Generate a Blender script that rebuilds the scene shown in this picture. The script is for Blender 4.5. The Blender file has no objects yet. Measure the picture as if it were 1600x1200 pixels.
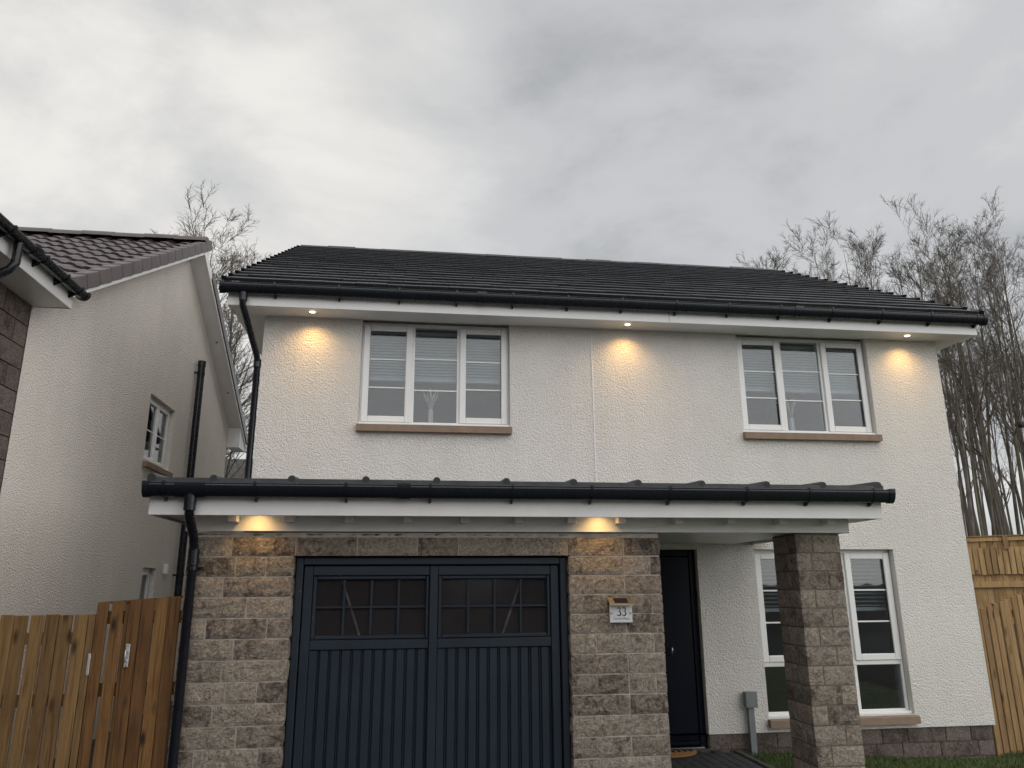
import bpy, bmesh, math, random
import numpy as np
from mathutils import Vector, Matrix, noise as mnoise

random.seed(7)
rng = np.random.default_rng(7)
R = math.radians
scene = bpy.context.scene
COL = scene.collection

# ------------------------------------------------------------------ camera
cam_d = bpy.data.cameras.new('camera'); cam = bpy.data.objects.new('camera', cam_d); COL.objects.link(cam)
cam_d.sensor_width = 36; cam_d.lens = 36 * 1176.99 / 1600; cam_d.clip_end = 2000; cam_d.clip_start = 0.05
_F = Vector((0.1313357, 0.95718086, 0.25798398)); _R = Vector((0.99092546, -0.13426423, -0.00631335)); _U = Vector((-0.028595, -0.25647206, 0.96612857))
m = Matrix.Identity(4)
for i in range(3):
    m[i][0] = _R[i]; m[i][1] = _U[i]; m[i][2] = -_F[i]
m.translation = Vector((1.58901627, -7.92760132, 1.77116955))
cam.matrix_world = m
scene.camera = cam

# ------------------------------------------------------------------ world: overcast sky
SUN_DIR = Vector((0.54, -0.62, 0.57)).normalized()
w = bpy.data.worlds.new('World'); scene.world = w; w.use_nodes = True
nt = w.node_tree; nt.nodes.clear()
def N(t, **k):
    n = nt.nodes.new(t)
    for a, b in k.items(): setattr(n, a, b)
    return n
def L(a, b): nt.links.new(a, b)
out = N('ShaderNodeOutputWorld'); bg = N('ShaderNodeBackground'); bg.inputs['Strength'].default_value = 0.1
sky = N('ShaderNodeTexSky', sky_type='NISHITA'); sky.sun_disc = False
sky.sun_elevation = math.asin(SUN_DIR.z); sky.sun_rotation = math.atan2(SUN_DIR.x, SUN_DIR.y)
tc = N('ShaderNodeTexCoord'); sep = N('ShaderNodeSeparateXYZ'); L(tc.outputs['Generated'], sep.inputs[0])
def M(op, a, b=None, clamp=False):
    n = N('ShaderNodeMath', operation=op); n.use_clamp = clamp
    for i, v in enumerate((a, b)):
        if v is None: continue
        if isinstance(v, (int, float)): n.inputs[i].default_value = v
        else: L(v, n.inputs[i])
    return n.outputs[0]
zz = M('MAXIMUM', M('ADD', sep.outputs['Z'], 0.35), 0.08)
cmb = N('ShaderNodeCombineXYZ'); L(M('DIVIDE', sep.outputs['X'], zz), cmb.inputs[0]); L(M('DIVIDE', sep.outputs['Y'], zz), cmb.inputs[1])
def cloud(scale, detail, rough, dist, off):
    mp = N('ShaderNodeMapping'); mp.inputs['Location'].default_value = off; mp.inputs['Rotation'].default_value = (0, 0, 0.5); mp.inputs['Scale'].default_value = (1, 1.25, 1); L(cmb.outputs[0], mp.inputs[0])
    n = N('ShaderNodeTexNoise'); n.inputs['Scale'].default_value = scale; n.inputs['Detail'].default_value = detail
    n.inputs['Roughness'].default_value = rough; n.inputs['Distortion'].default_value = dist; L(mp.outputs[0], n.inputs['Vector'])
    return n.outputs['Fac']
def ramp(fac, stops):
    r = N('ShaderNodeValToRGB'); r.color_ramp.interpolation = 'EASE'
    e = r.color_ramp.elements
    while len(e) < len(stops): e.new(0.5)
    for el, (p, c) in zip(e, stops): el.position = p; el.color = (*c, 1)
    L(fac, r.inputs[0]); return r.outputs[0]
big = cloud(0.75, 3, 0.5, 0.3, (1.2, 8.4, 0)); mid = cloud(2.2, 9, 0.56, 0.25, (9.1, 3.2, 0))
mixf = M('ADD', M('MULTIPLY', big, 0.52), M('MULTIPLY', mid, 0.48))
base = ramp(mixf, [(0.37, (0.25, 0.256, 0.268)), (0.50, (0.385, 0.39, 0.397)), (0.62, (0.51, 0.511, 0.508))])
# thinner cloud to the left of the view, where warm light comes through
GL = Vector((-0.44, 0.74, 0.50)).normalized()
dt = N('ShaderNodeVectorMath', operation='DOT_PRODUCT'); L(tc.outputs['Generated'], dt.inputs[0]); dt.inputs[1].default_value = GL
glow = N('ShaderNodeMapRange', interpolation_type='SMOOTHERSTEP'); L(dt.outputs['Value'], glow.inputs[0])
glow.inputs[1].default_value = 0.80; glow.inputs[2].default_value = 1.0
gp = N('ShaderNodeMapRange', interpolation_type='SMOOTHSTEP'); L(mid, gp.inputs[0]); gp.inputs[1].default_value = 0.36; gp.inputs[2].default_value = 0.62
gfac = M('MULTIPLY', glow.outputs[0], M('ADD', M('MULTIPLY', gp.outputs[0], 0.65), 0.25), True)
mx = N('ShaderNodeMix', data_type='RGBA'); L(gfac, mx.inputs[0]); L(base, mx.inputs[6]); mx.inputs[7].default_value = (0.605, 0.585, 0.55, 1)
sc10 = N('ShaderNodeMix', data_type='RGBA', blend_type='MULTIPLY'); sc10.inputs[0].default_value = 1; L(mx.outputs[2], sc10.inputs[6]); sc10.inputs[7].default_value = (10, 10, 10, 1)
fin = N('ShaderNodeMix', data_type='RGBA'); fin.inputs[0].default_value = 0.96; L(sky.outputs[0], fin.inputs[6]); L(sc10.outputs[2], fin.inputs[7])
L(fin.outputs[2], bg.inputs['Color']); L(bg.outputs[0], out.inputs[0])

sd = bpy.data.lights.new('sun', 'SUN'); sd.energy = 1.5; sd.angle = R(112); sd.color = (1.0, 0.985, 0.96)
so = bpy.data.objects.new('sun', sd); COL.objects.link(so); so.rotation_euler = SUN_DIR.to_track_quat('Z', 'Y').to_euler(); so.location = (6, -20, 20)
scene.view_settings.view_transform = 'Standard'; scene.view_settings.look = 'None'; scene.view_settings.exposure = 0.62; scene.view_settings.gamma = 1
scene.view_settings.use_curve_mapping = False
scene.cycles.use_denoising = True; scene.cycles.max_bounces = 6; scene.cycles.diffuse_bounces = 3; scene.cycles.glossy_bounces = 3; scene.cycles.transparent_max_bounces = 10; scene.cycles.use_adaptive_sampling = True; scene.cycles.adaptive_threshold = 0.02

# ------------------------------------------------------------------ materials
def mat(name):
    mt = bpy.data.materials.new(name); mt.use_nodes = True
    t = mt.node_tree; b = t.nodes['Principled BSDF']
    return mt, t, b
class G:
    """tiny node-graph helper"""
    def __init__(s, t): s.t = t
    def n(s, ty, **k):
        x = s.t.nodes.new(ty)
        for a, b in k.items(): setattr(x, a, b)
        return x
    def l(s, a, b): s.t.links.new(a, b)
    def pos(s, scale=(1, 1, 1), rnd=0.0):
        g = s.n('ShaderNodeNewGeometry'); o = g.outputs['Position']
        if rnd:
            oi = s.n('ShaderNodeObjectInfo'); mu = s.n('ShaderNodeMath', operation='MULTIPLY'); mu.inputs[1].default_value = rnd; s.l(oi.outputs['Random'], mu.inputs[0])
            ad = s.n('ShaderNodeVectorMath', operation='ADD'); s.l(o, ad.inputs[0]); s.l(mu.outputs[0], ad.inputs[1]); o = ad.outputs[0]
        mp = s.n('ShaderNodeMapping'); mp.inputs['Scale'].default_value = scale; s.l(o, mp.inputs[0]); return mp.outputs[0]
    def noise(s, v, scale, detail=4, rough=0.55, dist=0.0):
        x = s.n('ShaderNodeTexNoise'); s.l(v, x.inputs['Vector']); x.inputs['Scale'].default_value = scale; x.inputs['Detail'].default_value = detail
        x.inputs['Roughness'].default_value = rough; x.inputs['Distortion'].default_value = dist; return x.outputs['Fac']
    def vor(s, v, scale, feature='SMOOTH_F1'):
        x = s.n('ShaderNodeTexVoronoi', feature=feature); s.l(v, x.inputs['Vector']); x.inputs['Scale'].default_value = scale; return x.outputs['Distance']
    def ramp(s, f, stops):
        r = s.n('ShaderNodeValToRGB'); e = r.color_ramp.elements
        while len(e) < len(stops): e.new(0.5)
        for el, (p, c) in zip(e, stops): el.position = p; el.color = (*c, 1) if len(c) == 3 else c
        s.l(f, r.inputs[0]); return r.outputs[0]
    def math(s, op, a, b=0.0):
        x = s.n('ShaderNodeMath', operation=op)
        for i, v in enumerate((a, b)):
            if isinstance(v, (int, float)): x.inputs[i].default_value = v
            else: s.l(v, x.inputs[i])
        return x.outputs[0]
    def mix(s, f, a, b, blend='MIX'):
        x = s.n('ShaderNodeMix', data_type='RGBA', blend_type=blend)
        for i, v in ((0, f), (6, a), (7, b)):
            if isinstance(v, (int, float)): x.inputs[i].default_value = v
            elif isinstance(v, tuple): x.inputs[i].default_value = (*v, 1)
            else: s.l(v, x.inputs[i])
        return x.outputs[2]
    def bump(s, h, strength, dist, bsdf, prev=None):
        x = s.n('ShaderNodeBump'); x.inputs['Strength'].default_value = strength; x.inputs['Distance'].default_value = dist
        s.l(h, x.inputs['Height'])
        if prev is not None: s.l(prev, x.inputs['Normal'])
        s.l(x.outputs[0], bsdf.inputs['Normal']); return x.outputs[0]
    def rand(s): return s.n('ShaderNodeObjectInfo').outputs['Random']
MT = {}
def simple(name, col, rough=0.5, var=0.12, scale=6, metal=0.0, bump=0.0, bscale=60, spec=0.5):
    mt, t, b = mat(name); g = G(t); p = g.pos()
    f = g.noise(p, scale, 5)
    lo = tuple(c * (1 - var) for c in col); hi = tuple(min(1, c * (1 + var)) for c in col)
    g.l(g.ramp(f, [(0.3, lo), (0.7, hi)]), b.inputs['Base Color'])
    f2 = g.noise(p, scale * 3, 4)
    mr = g.n('ShaderNodeMapRange'); g.l(f2, mr.inputs[0]); mr.inputs[3].default_value = max(0, rough - 0.08); mr.inputs[4].default_value = min(1, rough + 0.08)
    g.l(mr.outputs[0], b.inputs['Roughness']); b.inputs['Metallic'].default_value = metal; b.inputs['Specular IOR Level'].default_value = spec
    if bump: g.bump(g.noise(p, bscale, 3), bump, 0.004, b)
    MT[name] = mt; return mt
def harling(name, col, scale=46):
    mt, t, b = mat(name); g = G(t); p = g.pos()
    wob = g.n('ShaderNodeTexNoise'); g.l(p, wob.inputs['Vector']); wob.inputs['Scale'].default_value = 28; wob.inputs['Detail'].default_value = 3
    ad = g.n('ShaderNodeVectorMath', operation='MULTIPLY_ADD'); g.l(wob.outputs['Color'], ad.inputs[0]); ad.inputs[1].default_value = (0.035,) * 3; g.l(p, ad.inputs[2])
    v = g.vor(ad.outputs[0], scale); n2 = g.noise(p, scale * 1.6, 3, 0.6)
    h = g.math('ADD', g.math('MULTIPLY', v, -1.1), g.math('MULTIPLY', n2, 0.9))
    big = g.noise(p, 0.9, 5, 0.6); streak = g.noise(g.pos((3.0, 3.0, 0.25)), 1.6, 4)
    c = g.ramp(big, [(0.3, tuple(x * 0.95 for x in col)), (0.7, tuple(min(1, x * 1.04) for x in col))])
    c = g.mix(0.5, c, g.ramp(streak, [(0.3, (0.93, 0.925, 0.915)), (0.6, (1, 1, 1))]), 'MULTIPLY')
    grit = g.noise(p, 130, 2); c = g.mix(0.5, c, g.ramp(grit, [(0.32, (0.78, 0.76, 0.73)), (0.5, (1, 1, 1))]), 'MULTIPLY')
    g.l(c, b.inputs['Base Color']); b.inputs['Roughness'].default_value = 0.92; b.inputs['Specular IOR Level'].default_value = 0.2
    g.bump(h, 1.0, 0.011, b)
    MT[name] = mt
harling('harling', (0.84, 0.81, 0.77), 66)
harling('harling_cream', (0.86, 0.81, 0.74), 64)
def stone(name, a, bcol, dark, bumpd=0.022):
    mt, t, b = mat(name); g = G(t); p = g.pos((1, 1, 1), 40.0)
    n1 = g.noise(p, 13, 8, 0.66, 0.8); n2 = g.noise(p, 48, 6, 0.65, 0.3); big = g.noise(p, 3.2, 3, 0.5); r = g.rand()
    sh = g.math('ADD', g.math('ADD', g.math('MULTIPLY', n1, 0.74), g.math('MULTIPLY', big, 0.26)), g.math('MULTIPLY', g.math('SUBTRACT', r, 0.45), 0.12))
    c = g.ramp(sh, [(0.39, dark), (0.45, bcol), (0.54, a)])
    c = g.mix(0.7, c, g.ramp(n2, [(0.34, (0.42, 0.39, 0.37)), (0.6, (1.2, 1.18, 1.15))]), 'MULTIPLY')
    hue = g.n('ShaderNodeHueSaturation'); g.l(c, hue.inputs['Color']); g.l(g.math('ADD', g.math('MULTIPLY', r, 0.26), 0.87), hue.inputs['Value']); c = hue.outputs[0]
    g.l(c, b.inputs['Base Color']); b.inputs['Roughness'].default_value = 0.92; b.inputs['Specular IOR Level'].default_value = 0.2
    h = g.math('ADD', g.noise(p, 26, 8, 0.72, 0.9), g.math('MULTIPLY', g.noise(p, 80, 4, 0.6), 0.35))
    g.bump(h, 1.0, bumpd, b); MT[name] = mt
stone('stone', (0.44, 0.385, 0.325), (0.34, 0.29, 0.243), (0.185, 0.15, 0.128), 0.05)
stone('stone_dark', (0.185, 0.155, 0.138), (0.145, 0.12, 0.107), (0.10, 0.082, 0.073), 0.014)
simple('mortar', (0.50, 0.45, 0.39), 0.95, 0.2, 14, bump=0.8, bscale=120)
simple('mortar_dark', (0.15, 0.13, 0.112), 0.95, 0.2, 14)
simple('upvc', (0.86, 0.86, 0.85), 0.32, 0.03, 3)
simple('painted_board', (0.82, 0.815, 0.80), 0.4, 0.05, 4)
simple('gutter_plastic', (0.006, 0.008, 0.013), 0.28, 0.2, 9)
simple('lead_sheet', (0.050, 0.053, 0.056), 0.5, 0.3, 7, bump=0.2, bscale=30)
simple('sill_stone', (0.27, 0.195, 0.14), 0.8, 0.12, 11, bump=0.3, bscale=160)
simple('tile_brown', (0.066, 0.050, 0.050), 0.34, 0.3, 5, bump=0.3, bscale=90)
simple('tile_verge', (0.12, 0.10, 0.098), 0.5, 0.12, 5)
simple('smooth_render', (0.76, 0.73, 0.69), 0.8, 0.05, 8)
simple('navy_door', (0.0025, 0.0055, 0.014), 0.35, 0.15, 4, spec=0.25)
simple('rubber', (0.012, 0.012, 0.013), 0.8, 0.2, 20)
simple('coir', (0.32, 0.16, 0.05), 0.95, 0.35, 80, bump=1.0, bscale=200)
simple('grey_plastic', (0.20, 0.225, 0.235), 0.45, 0.08, 7)
simple('steel', (0.55, 0.56, 0.56), 0.3, 0.1, 30, metal=1.0)
simple('galvanised', (0.62, 0.64, 0.64), 0.5, 0.2, 40, metal=0.6)
simple('dull_arm', (0.75, 0.75, 0.75), 0.6, 0.2, 40)
simple('copper_steel', (0.80, 0.66, 0.50), 0.32, 0.08, 20, metal=1.0)
simple('solar_cell', (0.016, 0.012, 0.016), 0.25, 0.2, 40)
simple('acrylic', (0.62, 0.63, 0.63), 0.25, 0.04, 5)
simple('ink', (0.012, 0.012, 0.014), 0.5, 0.1, 5)
simple('ink_grey', (0.09, 0.095, 0.095), 0.5, 0.1, 5)
simple('ceramic', (0.80, 0.79, 0.77), 0.25, 0.03, 5)
simple('pampas', (0.62, 0.54, 0.43), 0.95, 0.15, 50)
simple('blind_white', (0.54, 0.56, 0.57), 0.45, 0.03, 5)
simple('room_paint', (0.20, 0.21, 0.215), 0.9, 0.04, 2)
simple('room_floor', (0.14, 0.12, 0.10), 0.8, 0.1, 4)
simple('garage_inside', (0.17, 0.145, 0.13), 0.9, 0.15, 4)
simple('paver', (0.030, 0.031, 0.034), 0.7, 0.25, 12, bump=0.5, bscale=120)
simple('kerb_concrete', (0.06, 0.06, 0.058), 0.85, 0.2, 9, bump=0.4, bscale=80)
simple('asphalt', (0.05, 0.05, 0.052), 0.85, 0.25, 5, bump=0.5, bscale=90)
simple('soil', (0.035, 0.03, 0.022), 1.0, 0.4, 3)
simple('far_brick', (0.22, 0.13, 0.09), 0.9, 0.15, 3)
simple('far_roof', (0.05, 0.045, 0.045), 0.8, 0.2, 3)
simple('slate_far', (0.06, 0.058, 0.055), 0.9, 0.2, 2)
def roof_slate():
    mt, t, b = mat('slate'); g = G(t); p = g.pos((1, 1, 1), 17.0)
    n = g.noise(p, 4, 5); r = g.rand(); n3 = g.noise(g.pos((0.5, 1.4, 1.4)), 1.1, 5, 0.6)
    c = g.ramp(n, [(0.3, (0.011, 0.0125, 0.0145)), (0.7, (0.026, 0.028, 0.032))])
    hue = g.n('ShaderNodeHueSaturation'); g.l(c, hue.inputs['Color']); g.l(g.math('ADD', g.math('MULTIPLY', r, 0.5), 0.75), hue.inputs['Value'])
    g.l(hue.outputs[0], b.inputs['Base Color'])
    g.l(g.math('ADD', g.math('MULTIPLY', n3, 0.6), 0.22), b.inputs['Roughness']); b.inputs['Specular IOR Level'].default_value = 0.5
    g.bump(g.noise(p, 60, 4), 0.35, 0.003, b); MT['slate'] = mt
roof_slate()
def garage_paint():
    mt, t, b = mat('garage_paint'); g = G(t); p = g.pos()
    n = g.noise(p, 2.5, 5); sp = g.noise(p, 55, 2, 0.5); lowm = g.noise(p, 5, 3)
    c = g.ramp(n, [(0.3, (0.0115, 0.0185, 0.0285)), (0.7, (0.0155, 0.0245, 0.0365))])
    f = g.ramp(sp, [(0.745, (0, 0, 0)), (0.76, (1, 1, 1))]); f2 = g.math('MULTIPLY', f, g.ramp(lowm, [(0.5, (0, 0, 0)), (0.6, (1, 1, 1))]))
    c = g.mix(g.math('MULTIPLY', f2, 0.5), c, (0.3, 0.29, 0.27))
    g.l(c, b.inputs['Base Color']); b.inputs['Roughness'].default_value = 0.42; b.inputs['Specular IOR Level'].default_value = 0.4
    g.bump(g.noise(g.pos((30, 30, 1.5)), 6, 4), 0.12, 0.003, b); MT['garage_paint'] = mt
garage_paint()
def wood(name, a, bcol, dark):
    mt, t, b = mat(name); g = G(t)
    p = g.pos((1, 1, 1), 60.0); ps = g.pos((26, 26, 1.1), 60.0); r = g.rand()
    warp = g.noise(p, 3, 3)
    grain = g.noise(ps, 1.6, 6, 0.6, 1.2)
    c = g.ramp(grain, [(0.32, bcol), (0.48, a), (0.66, tuple(x * 1.3 for x in a))])
    kn = g.vor(g.pos((7.5, 7.5, 2.6), 60.0), 1.0, 'F1')
    c = g.mix(g.ramp(kn, [(0.07, (1, 1, 1)), (0.20, (0, 0, 0))]), c, dark)
    c = g.mix(g.ramp(warp, [(0.5, (0, 0, 0)), (0.75, (0.6, 0.6, 0.6))]), c, bcol)
    hue = g.n('ShaderNodeHueSaturation'); g.l(c, hue.inputs['Color']); g.l(g.math('ADD', g.math('MULTIPLY', r, 0.5), 0.72), hue.inputs['Value']); g.l(g.math('ADD', g.math('MULTIPLY', r, 0.008), 0.497), hue.inputs['Hue'])
    g.l(hue.outputs[0], b.inputs['Base Color']); b.inputs['Roughness'].default_value = 0.75; b.inputs['Specular IOR Level'].default_value = 0.3
    g.bump(grain, 0.5, 0.004, b); MT[name] = mt
wood('fence_wood', (0.215, 0.124, 0.052), (0.115, 0.063, 0.028), (0.03, 0.015, 0.008))
wood('gate_wood', (0.185, 0.092, 0.034), (0.085, 0.04, 0.016), (0.028, 0.013, 0.007))
wood('fence_mid', (0.30, 0.185, 0.082), (0.185, 0.108, 0.046), (0.07, 0.038, 0.018))
wood('fence_pale', (0.40, 0.26, 0.125), (0.26, 0.155, 0.07), (0.12, 0.07, 0.035))
def bark():
    mt, t, b = mat('bark'); g = G(t); p = g.pos((1, 1, 0.4), 30.0)
    n = g.noise(p, 5, 6); c = g.ramp(n, [(0.3, (0.075, 0.065, 0.054)), (0.65, (0.19, 0.165, 0.135))])
    mo = g.noise(g.pos((1, 1, 0.5), 30.0), 1.3, 3); c = g.mix(g.ramp(mo, [(0.5, (0, 0, 0)), (0.7, (0.55, 0.55, 0.55))]), c, (0.075, 0.078, 0.03))
    g.l(c, b.inputs['Base Color']); b.inputs['Roughness'].default_value = 0.95; g.bump(g.noise(p, 22, 5), 0.7, 0.02, b); MT['bark'] = mt
bark()
def grassm():
    mt, t, b = mat('grass'); g = G(t); r = g.noise(g.pos(), 3, 4)
    hi = g.noise(g.pos(), 90, 2)
    c = g.ramp(r, [(0.3, (0.035, 0.06, 0.012)), (0.7, (0.075, 0.115, 0.028))]); c = g.mix(g.ramp(hi, [(0.55, (0, 0, 0)), (0.75, (0.7, 0.7, 0.7))]), c, (0.14, 0.14, 0.05))
    g.l(c, b.inputs['Base Color']); b.inputs['Roughness'].default_value = 0.8; MT['grass'] = mt
grassm()
def glass(name, base, k, tint=(1, 1, 1)):
    mt, t, b = mat(name); g = G(t); t.nodes.remove(b)
    o = t.nodes['Material Output']; tr = g.n('ShaderNodeBsdfTransparent'); tr.inputs[0].default_value = (*tint, 1); gl = g.n('ShaderNodeBsdfGlossy'); gl.inputs['Roughness'].default_value = 0.01
    fr = g.n('ShaderNodeFresnel'); fr.inputs[0].default_value = 1.5
    f = g.math('ADD', g.math('MULTIPLY', fr.outputs[0], k), base)
    bm = g.n('ShaderNodeBump'); bm.inputs['Strength'].default_value = 0.06; bm.inputs['Distance'].default_value = 0.01; g.l(g.noise(g.pos(), 2.2, 2), bm.inputs['Height']); g.l(bm.outputs[0], gl.inputs['Normal'])
    ms = g.n('ShaderNodeMixShader'); g.l(f, ms.inputs[0]); g.l(tr.outputs[0], ms.inputs[1]); g.l(gl.outputs[0], ms.inputs[2]); g.l(ms.outputs[0], o.inputs['Surface']); MT[name] = mt
glass('glass', 0.038, 0.85, (0.86, 0.90, 0.92))
def dusty_glass():
    mt, t, b = mat('garage_glass'); g = G(t); t.nodes.remove(b); o = t.nodes['Material Output']
    tr = g.n('ShaderNodeBsdfTransparent'); di = g.n('ShaderNodeBsdfDiffuse'); di.inputs[0].default_value = (0.036, 0.033, 0.034, 1); gl = g.n('ShaderNodeBsdfGlossy'); gl.inputs['Roughness'].default_value = 0.12
    dust = g.math('ADD', g.math('MULTIPLY', g.noise(g.pos(), 9, 5), 0.25), 0.34)
    m1 = g.n('ShaderNodeMixShader'); g.l(dust, m1.inputs[0]); g.l(tr.outputs[0], m1.inputs[1]); g.l(di.outputs[0], m1.inputs[2])
    m2 = g.n('ShaderNodeMixShader'); m2.inputs[0].default_value = 0.012; g.l(m1.outputs[0], m2.inputs[1]); g.l(gl.outputs[0], m2.inputs[2]); g.l(m2.outputs[0], o.inputs['Surface']); MT['garage_glass'] = mt
dusty_glass()
def emit(name, col, s):
    mt, t, b = mat(name); b.inputs['Emission Color'].default_value = (*col, 1); b.inputs['Emission Strength'].default_value = s; b.inputs['Base Color'].default_value = (*col, 1); MT[name] = mt
emit('lamp_lens', (1.0, 0.86, 0.66), 6.0)

# ------------------------------------------------------------------ mesh helpers
class MB:
    def __init__(s): s.v = []; s.f = []; s.smooth = []
    def add(s, vs, fs, smooth=False):
        o = len(s.v); s.v += [tuple(v) for v in vs]; s.f += [tuple(i + o for i in f) for f in fs]; s.smooth += [smooth] * len(fs); return s
    def box(s, x0, x1, y0, y1, z0, z1, b=0.0):
        x0, x1 = sorted((x0, x1)); y0, y1 = sorted((y0, y1)); z0, z1 = sorted((z0, z1))
        b = min(b, (x1 - x0) * .45, (y1 - y0) * .45, (z1 - z0) * .45)
        if b <= 0:
            vs = [(x, y, z) for x in (x0, x1) for y in (y0, y1) for z in (z0, z1)]
            return s.add(vs, [(0, 1, 3, 2), (4, 6, 7, 5), (0, 4, 5, 1), (2, 3, 7, 6), (0, 2, 6, 4), (1, 5, 7, 3)])
        bm = bmesh.new(); bmesh.ops.create_cube(bm, size=1)
        for v in bm.verts: v.co = Vector(((x0 + x1) / 2 + v.co.x * (x1 - x0), (y0 + y1) / 2 + v.co.y * (y1 - y0), (z0 + z1) / 2 + v.co.z * (z1 - z0)))
        bmesh.ops.bevel(bm, geom=bm.edges[:], offset=b, segments=1, affect='EDGES')
        bm.verts.index_update(); s.add([v.co for v in bm.verts], [[v.index for v in f.verts] for f in bm.faces]); bm.free(); return s
    def tube(s, pts, r, n=12, cap=True):
        pts = [Vector(p) for p in pts]; rs = r if isinstance(r, (list, tuple)) else [r] * len(pts)
        vs = []; prev = None
        for i, p in enumerate(pts):
            t = (pts[min(i + 1, len(pts) - 1)] - pts[max(i - 1, 0)]).normalized()
            a = prev if prev is not None else (Vector((1, 0, 0)) if abs(t.x) < .9 else Vector((0, 1, 0)))
            u = (a - t * a.dot(t)).normalized(); prev = u; q = t.cross(u)
            vs += [p + (u * math.cos(k * 2 * math.pi / n) + q * math.sin(k * 2 * math.pi / n)) * rs[i] for k in range(n)]
        fs = [(i * n + k, i * n + (k + 1) % n, (i + 1) * n + (k + 1) % n, (i + 1) * n + k) for i in range(len(pts) - 1) for k in range(n)]
        s.add(vs, fs, True)
        if cap:
            s.add(vs[:n], [tuple(range(n))[::-1]]); s.add(vs[-n:], [tuple(range(n))])
        return s
    def prism(s, poly, axis, a0, a1):
        """poly: 2-D outline in the two other axes, extruded along axis"""
        def mk(p, a):
            return {'x': (a, p[0], p[1]), 'y': (p[0], a, p[1]), 'z': (p[0], p[1], a)}[axis]
        n = len(poly); vs = [mk(p, a0) for p in poly] + [mk(p, a1) for p in poly]
        return s.add(vs, [tuple(range(n)), tuple(range(2 * n - 1, n - 1, -1))] + [(i, n + i, n + (i + 1) % n, (i + 1) % n) for i in range(n)])
    def data(s, name, mtl):
        me = bpy.data.meshes.new(name); me.from_pydata(s.v, [], s.f)
        bm = bmesh.new(); bm.from_mesh(me); bmesh.ops.recalc_face_normals(bm, faces=bm.faces[:])
        bm.to_mesh(me); bm.free()
        if any(s.smooth): me.polygons.foreach_set('use_smooth', s.smooth)
        me.materials.append(MT[mtl]); return me
    def build(s, name, mtl, parent=None): return link(name, s.data(name, mtl), parent)
def wloc(o):
    v = o.location.copy()
    while o.parent: o = o.parent; v += o.location + o.matrix_parent_inverse.translation
    return v
BASE = {}
def link(name, me, parent=None, loc=(0, 0, 0), rot=(0, 0, 0)):
    o = bpy.data.objects.new(name, me); COL.objects.link(o); o.location = loc; o.rotation_euler = rot
    if parent is not None:
        o.parent = parent; o.matrix_parent_inverse = Matrix.Translation(-Vector(BASE.get(parent.name, (0, 0, 0))))
    return o
def tag(o, label, cat, group=None):
    o['label'] = label; o['category'] = cat
    if group: o['group'] = group
    return o
def thing(name, loc, label, cat, group=None):
    o = bpy.data.objects.new(name, None); COL.objects.link(o); o.location = loc; o.empty_display_size = 0.2; BASE[o.name] = tuple(loc)
    return tag(o, label, cat, group)
def struct(o): o['kind'] = 'structure'; return o
def box(name, mtl, parent, *a, b=0.004): return MB().box(*a, b=b).build(name, mtl, parent)

def rough_block(x0, x1, y0, y1, z0, z1, name, mtl, parent, depth=0.012, seed=0, res=0.03):
    """split-faced stone block: pitched, uneven faces that fall back to the arrises"""
    def ax(a, b): k = max(2, int(round((b - a) / res))); return [a + (b - a) * i / k for i in range(k + 1)]
    X, Yv, Zv = ax(x0, x1), ax(y0, y1) if y1 - y0 < 0.25 else ax(y0, y1), ax(z0, z1)
    idx = {}; vs = []; fs = []
    def vert(i, j, k):
        if (i, j, k) in idx: return idx[(i, j, k)]
        x, y, z = X[i], Yv[j], Zv[k]
        ex, ey, ez = i in (0, len(X) - 1), j in (0, len(Yv) - 1), k in (0, len(Zv) - 1)
        p = Vector((x * 13 + seed * 3.7, y * 13, z * 13)); d = mnoise.noise(p) * 0.7 + mnoise.noise(p * 2.9) * 0.6
        o = Vector((0, 0, 0)); n_e = ex + ey + ez
        amt = depth * (0.30 + d * 0.75) if n_e == 1 else depth * 0.30 * d
        if ey: o.y += (-1 if j == 0 else 1) * amt
        if ex: o.x += (-1 if i == 0 else 1) * amt * (1 if n_e == 1 else .6)
        if ez: o.z += (-1 if k == 0 else 1) * depth * 0.15 * d
        vs.append(Vector((x, y, z)) + o); idx[(i, j, k)] = len(vs) - 1; return idx[(i, j, k)]
    nx, ny, nz = len(X) - 1, len(Yv) - 1, len(Zv) - 1
    for i in range(nx):
        for k in range(nz):
            fs.append((vert(i, 0, k), vert(i + 1, 0, k), vert(i + 1, 0, k + 1), vert(i, 0, k + 1)))
    for j in range(ny):
        for k in range(nz):
            for i in (0, nx): fs.append((vert(i, j, k), vert(i, j + 1, k), vert(i, j + 1, k + 1), vert(i, j, k + 1)))
    for i in range(nx):
        for j in range(ny):
            for k in (0, nz): fs.append((vert(i, j, k), vert(i + 1, j, k), vert(i + 1, j + 1, k), vert(i, j + 1, k)))
    mb = MB().add(vs, fs, False); o = mb.build(name, mtl, parent); return o

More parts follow.
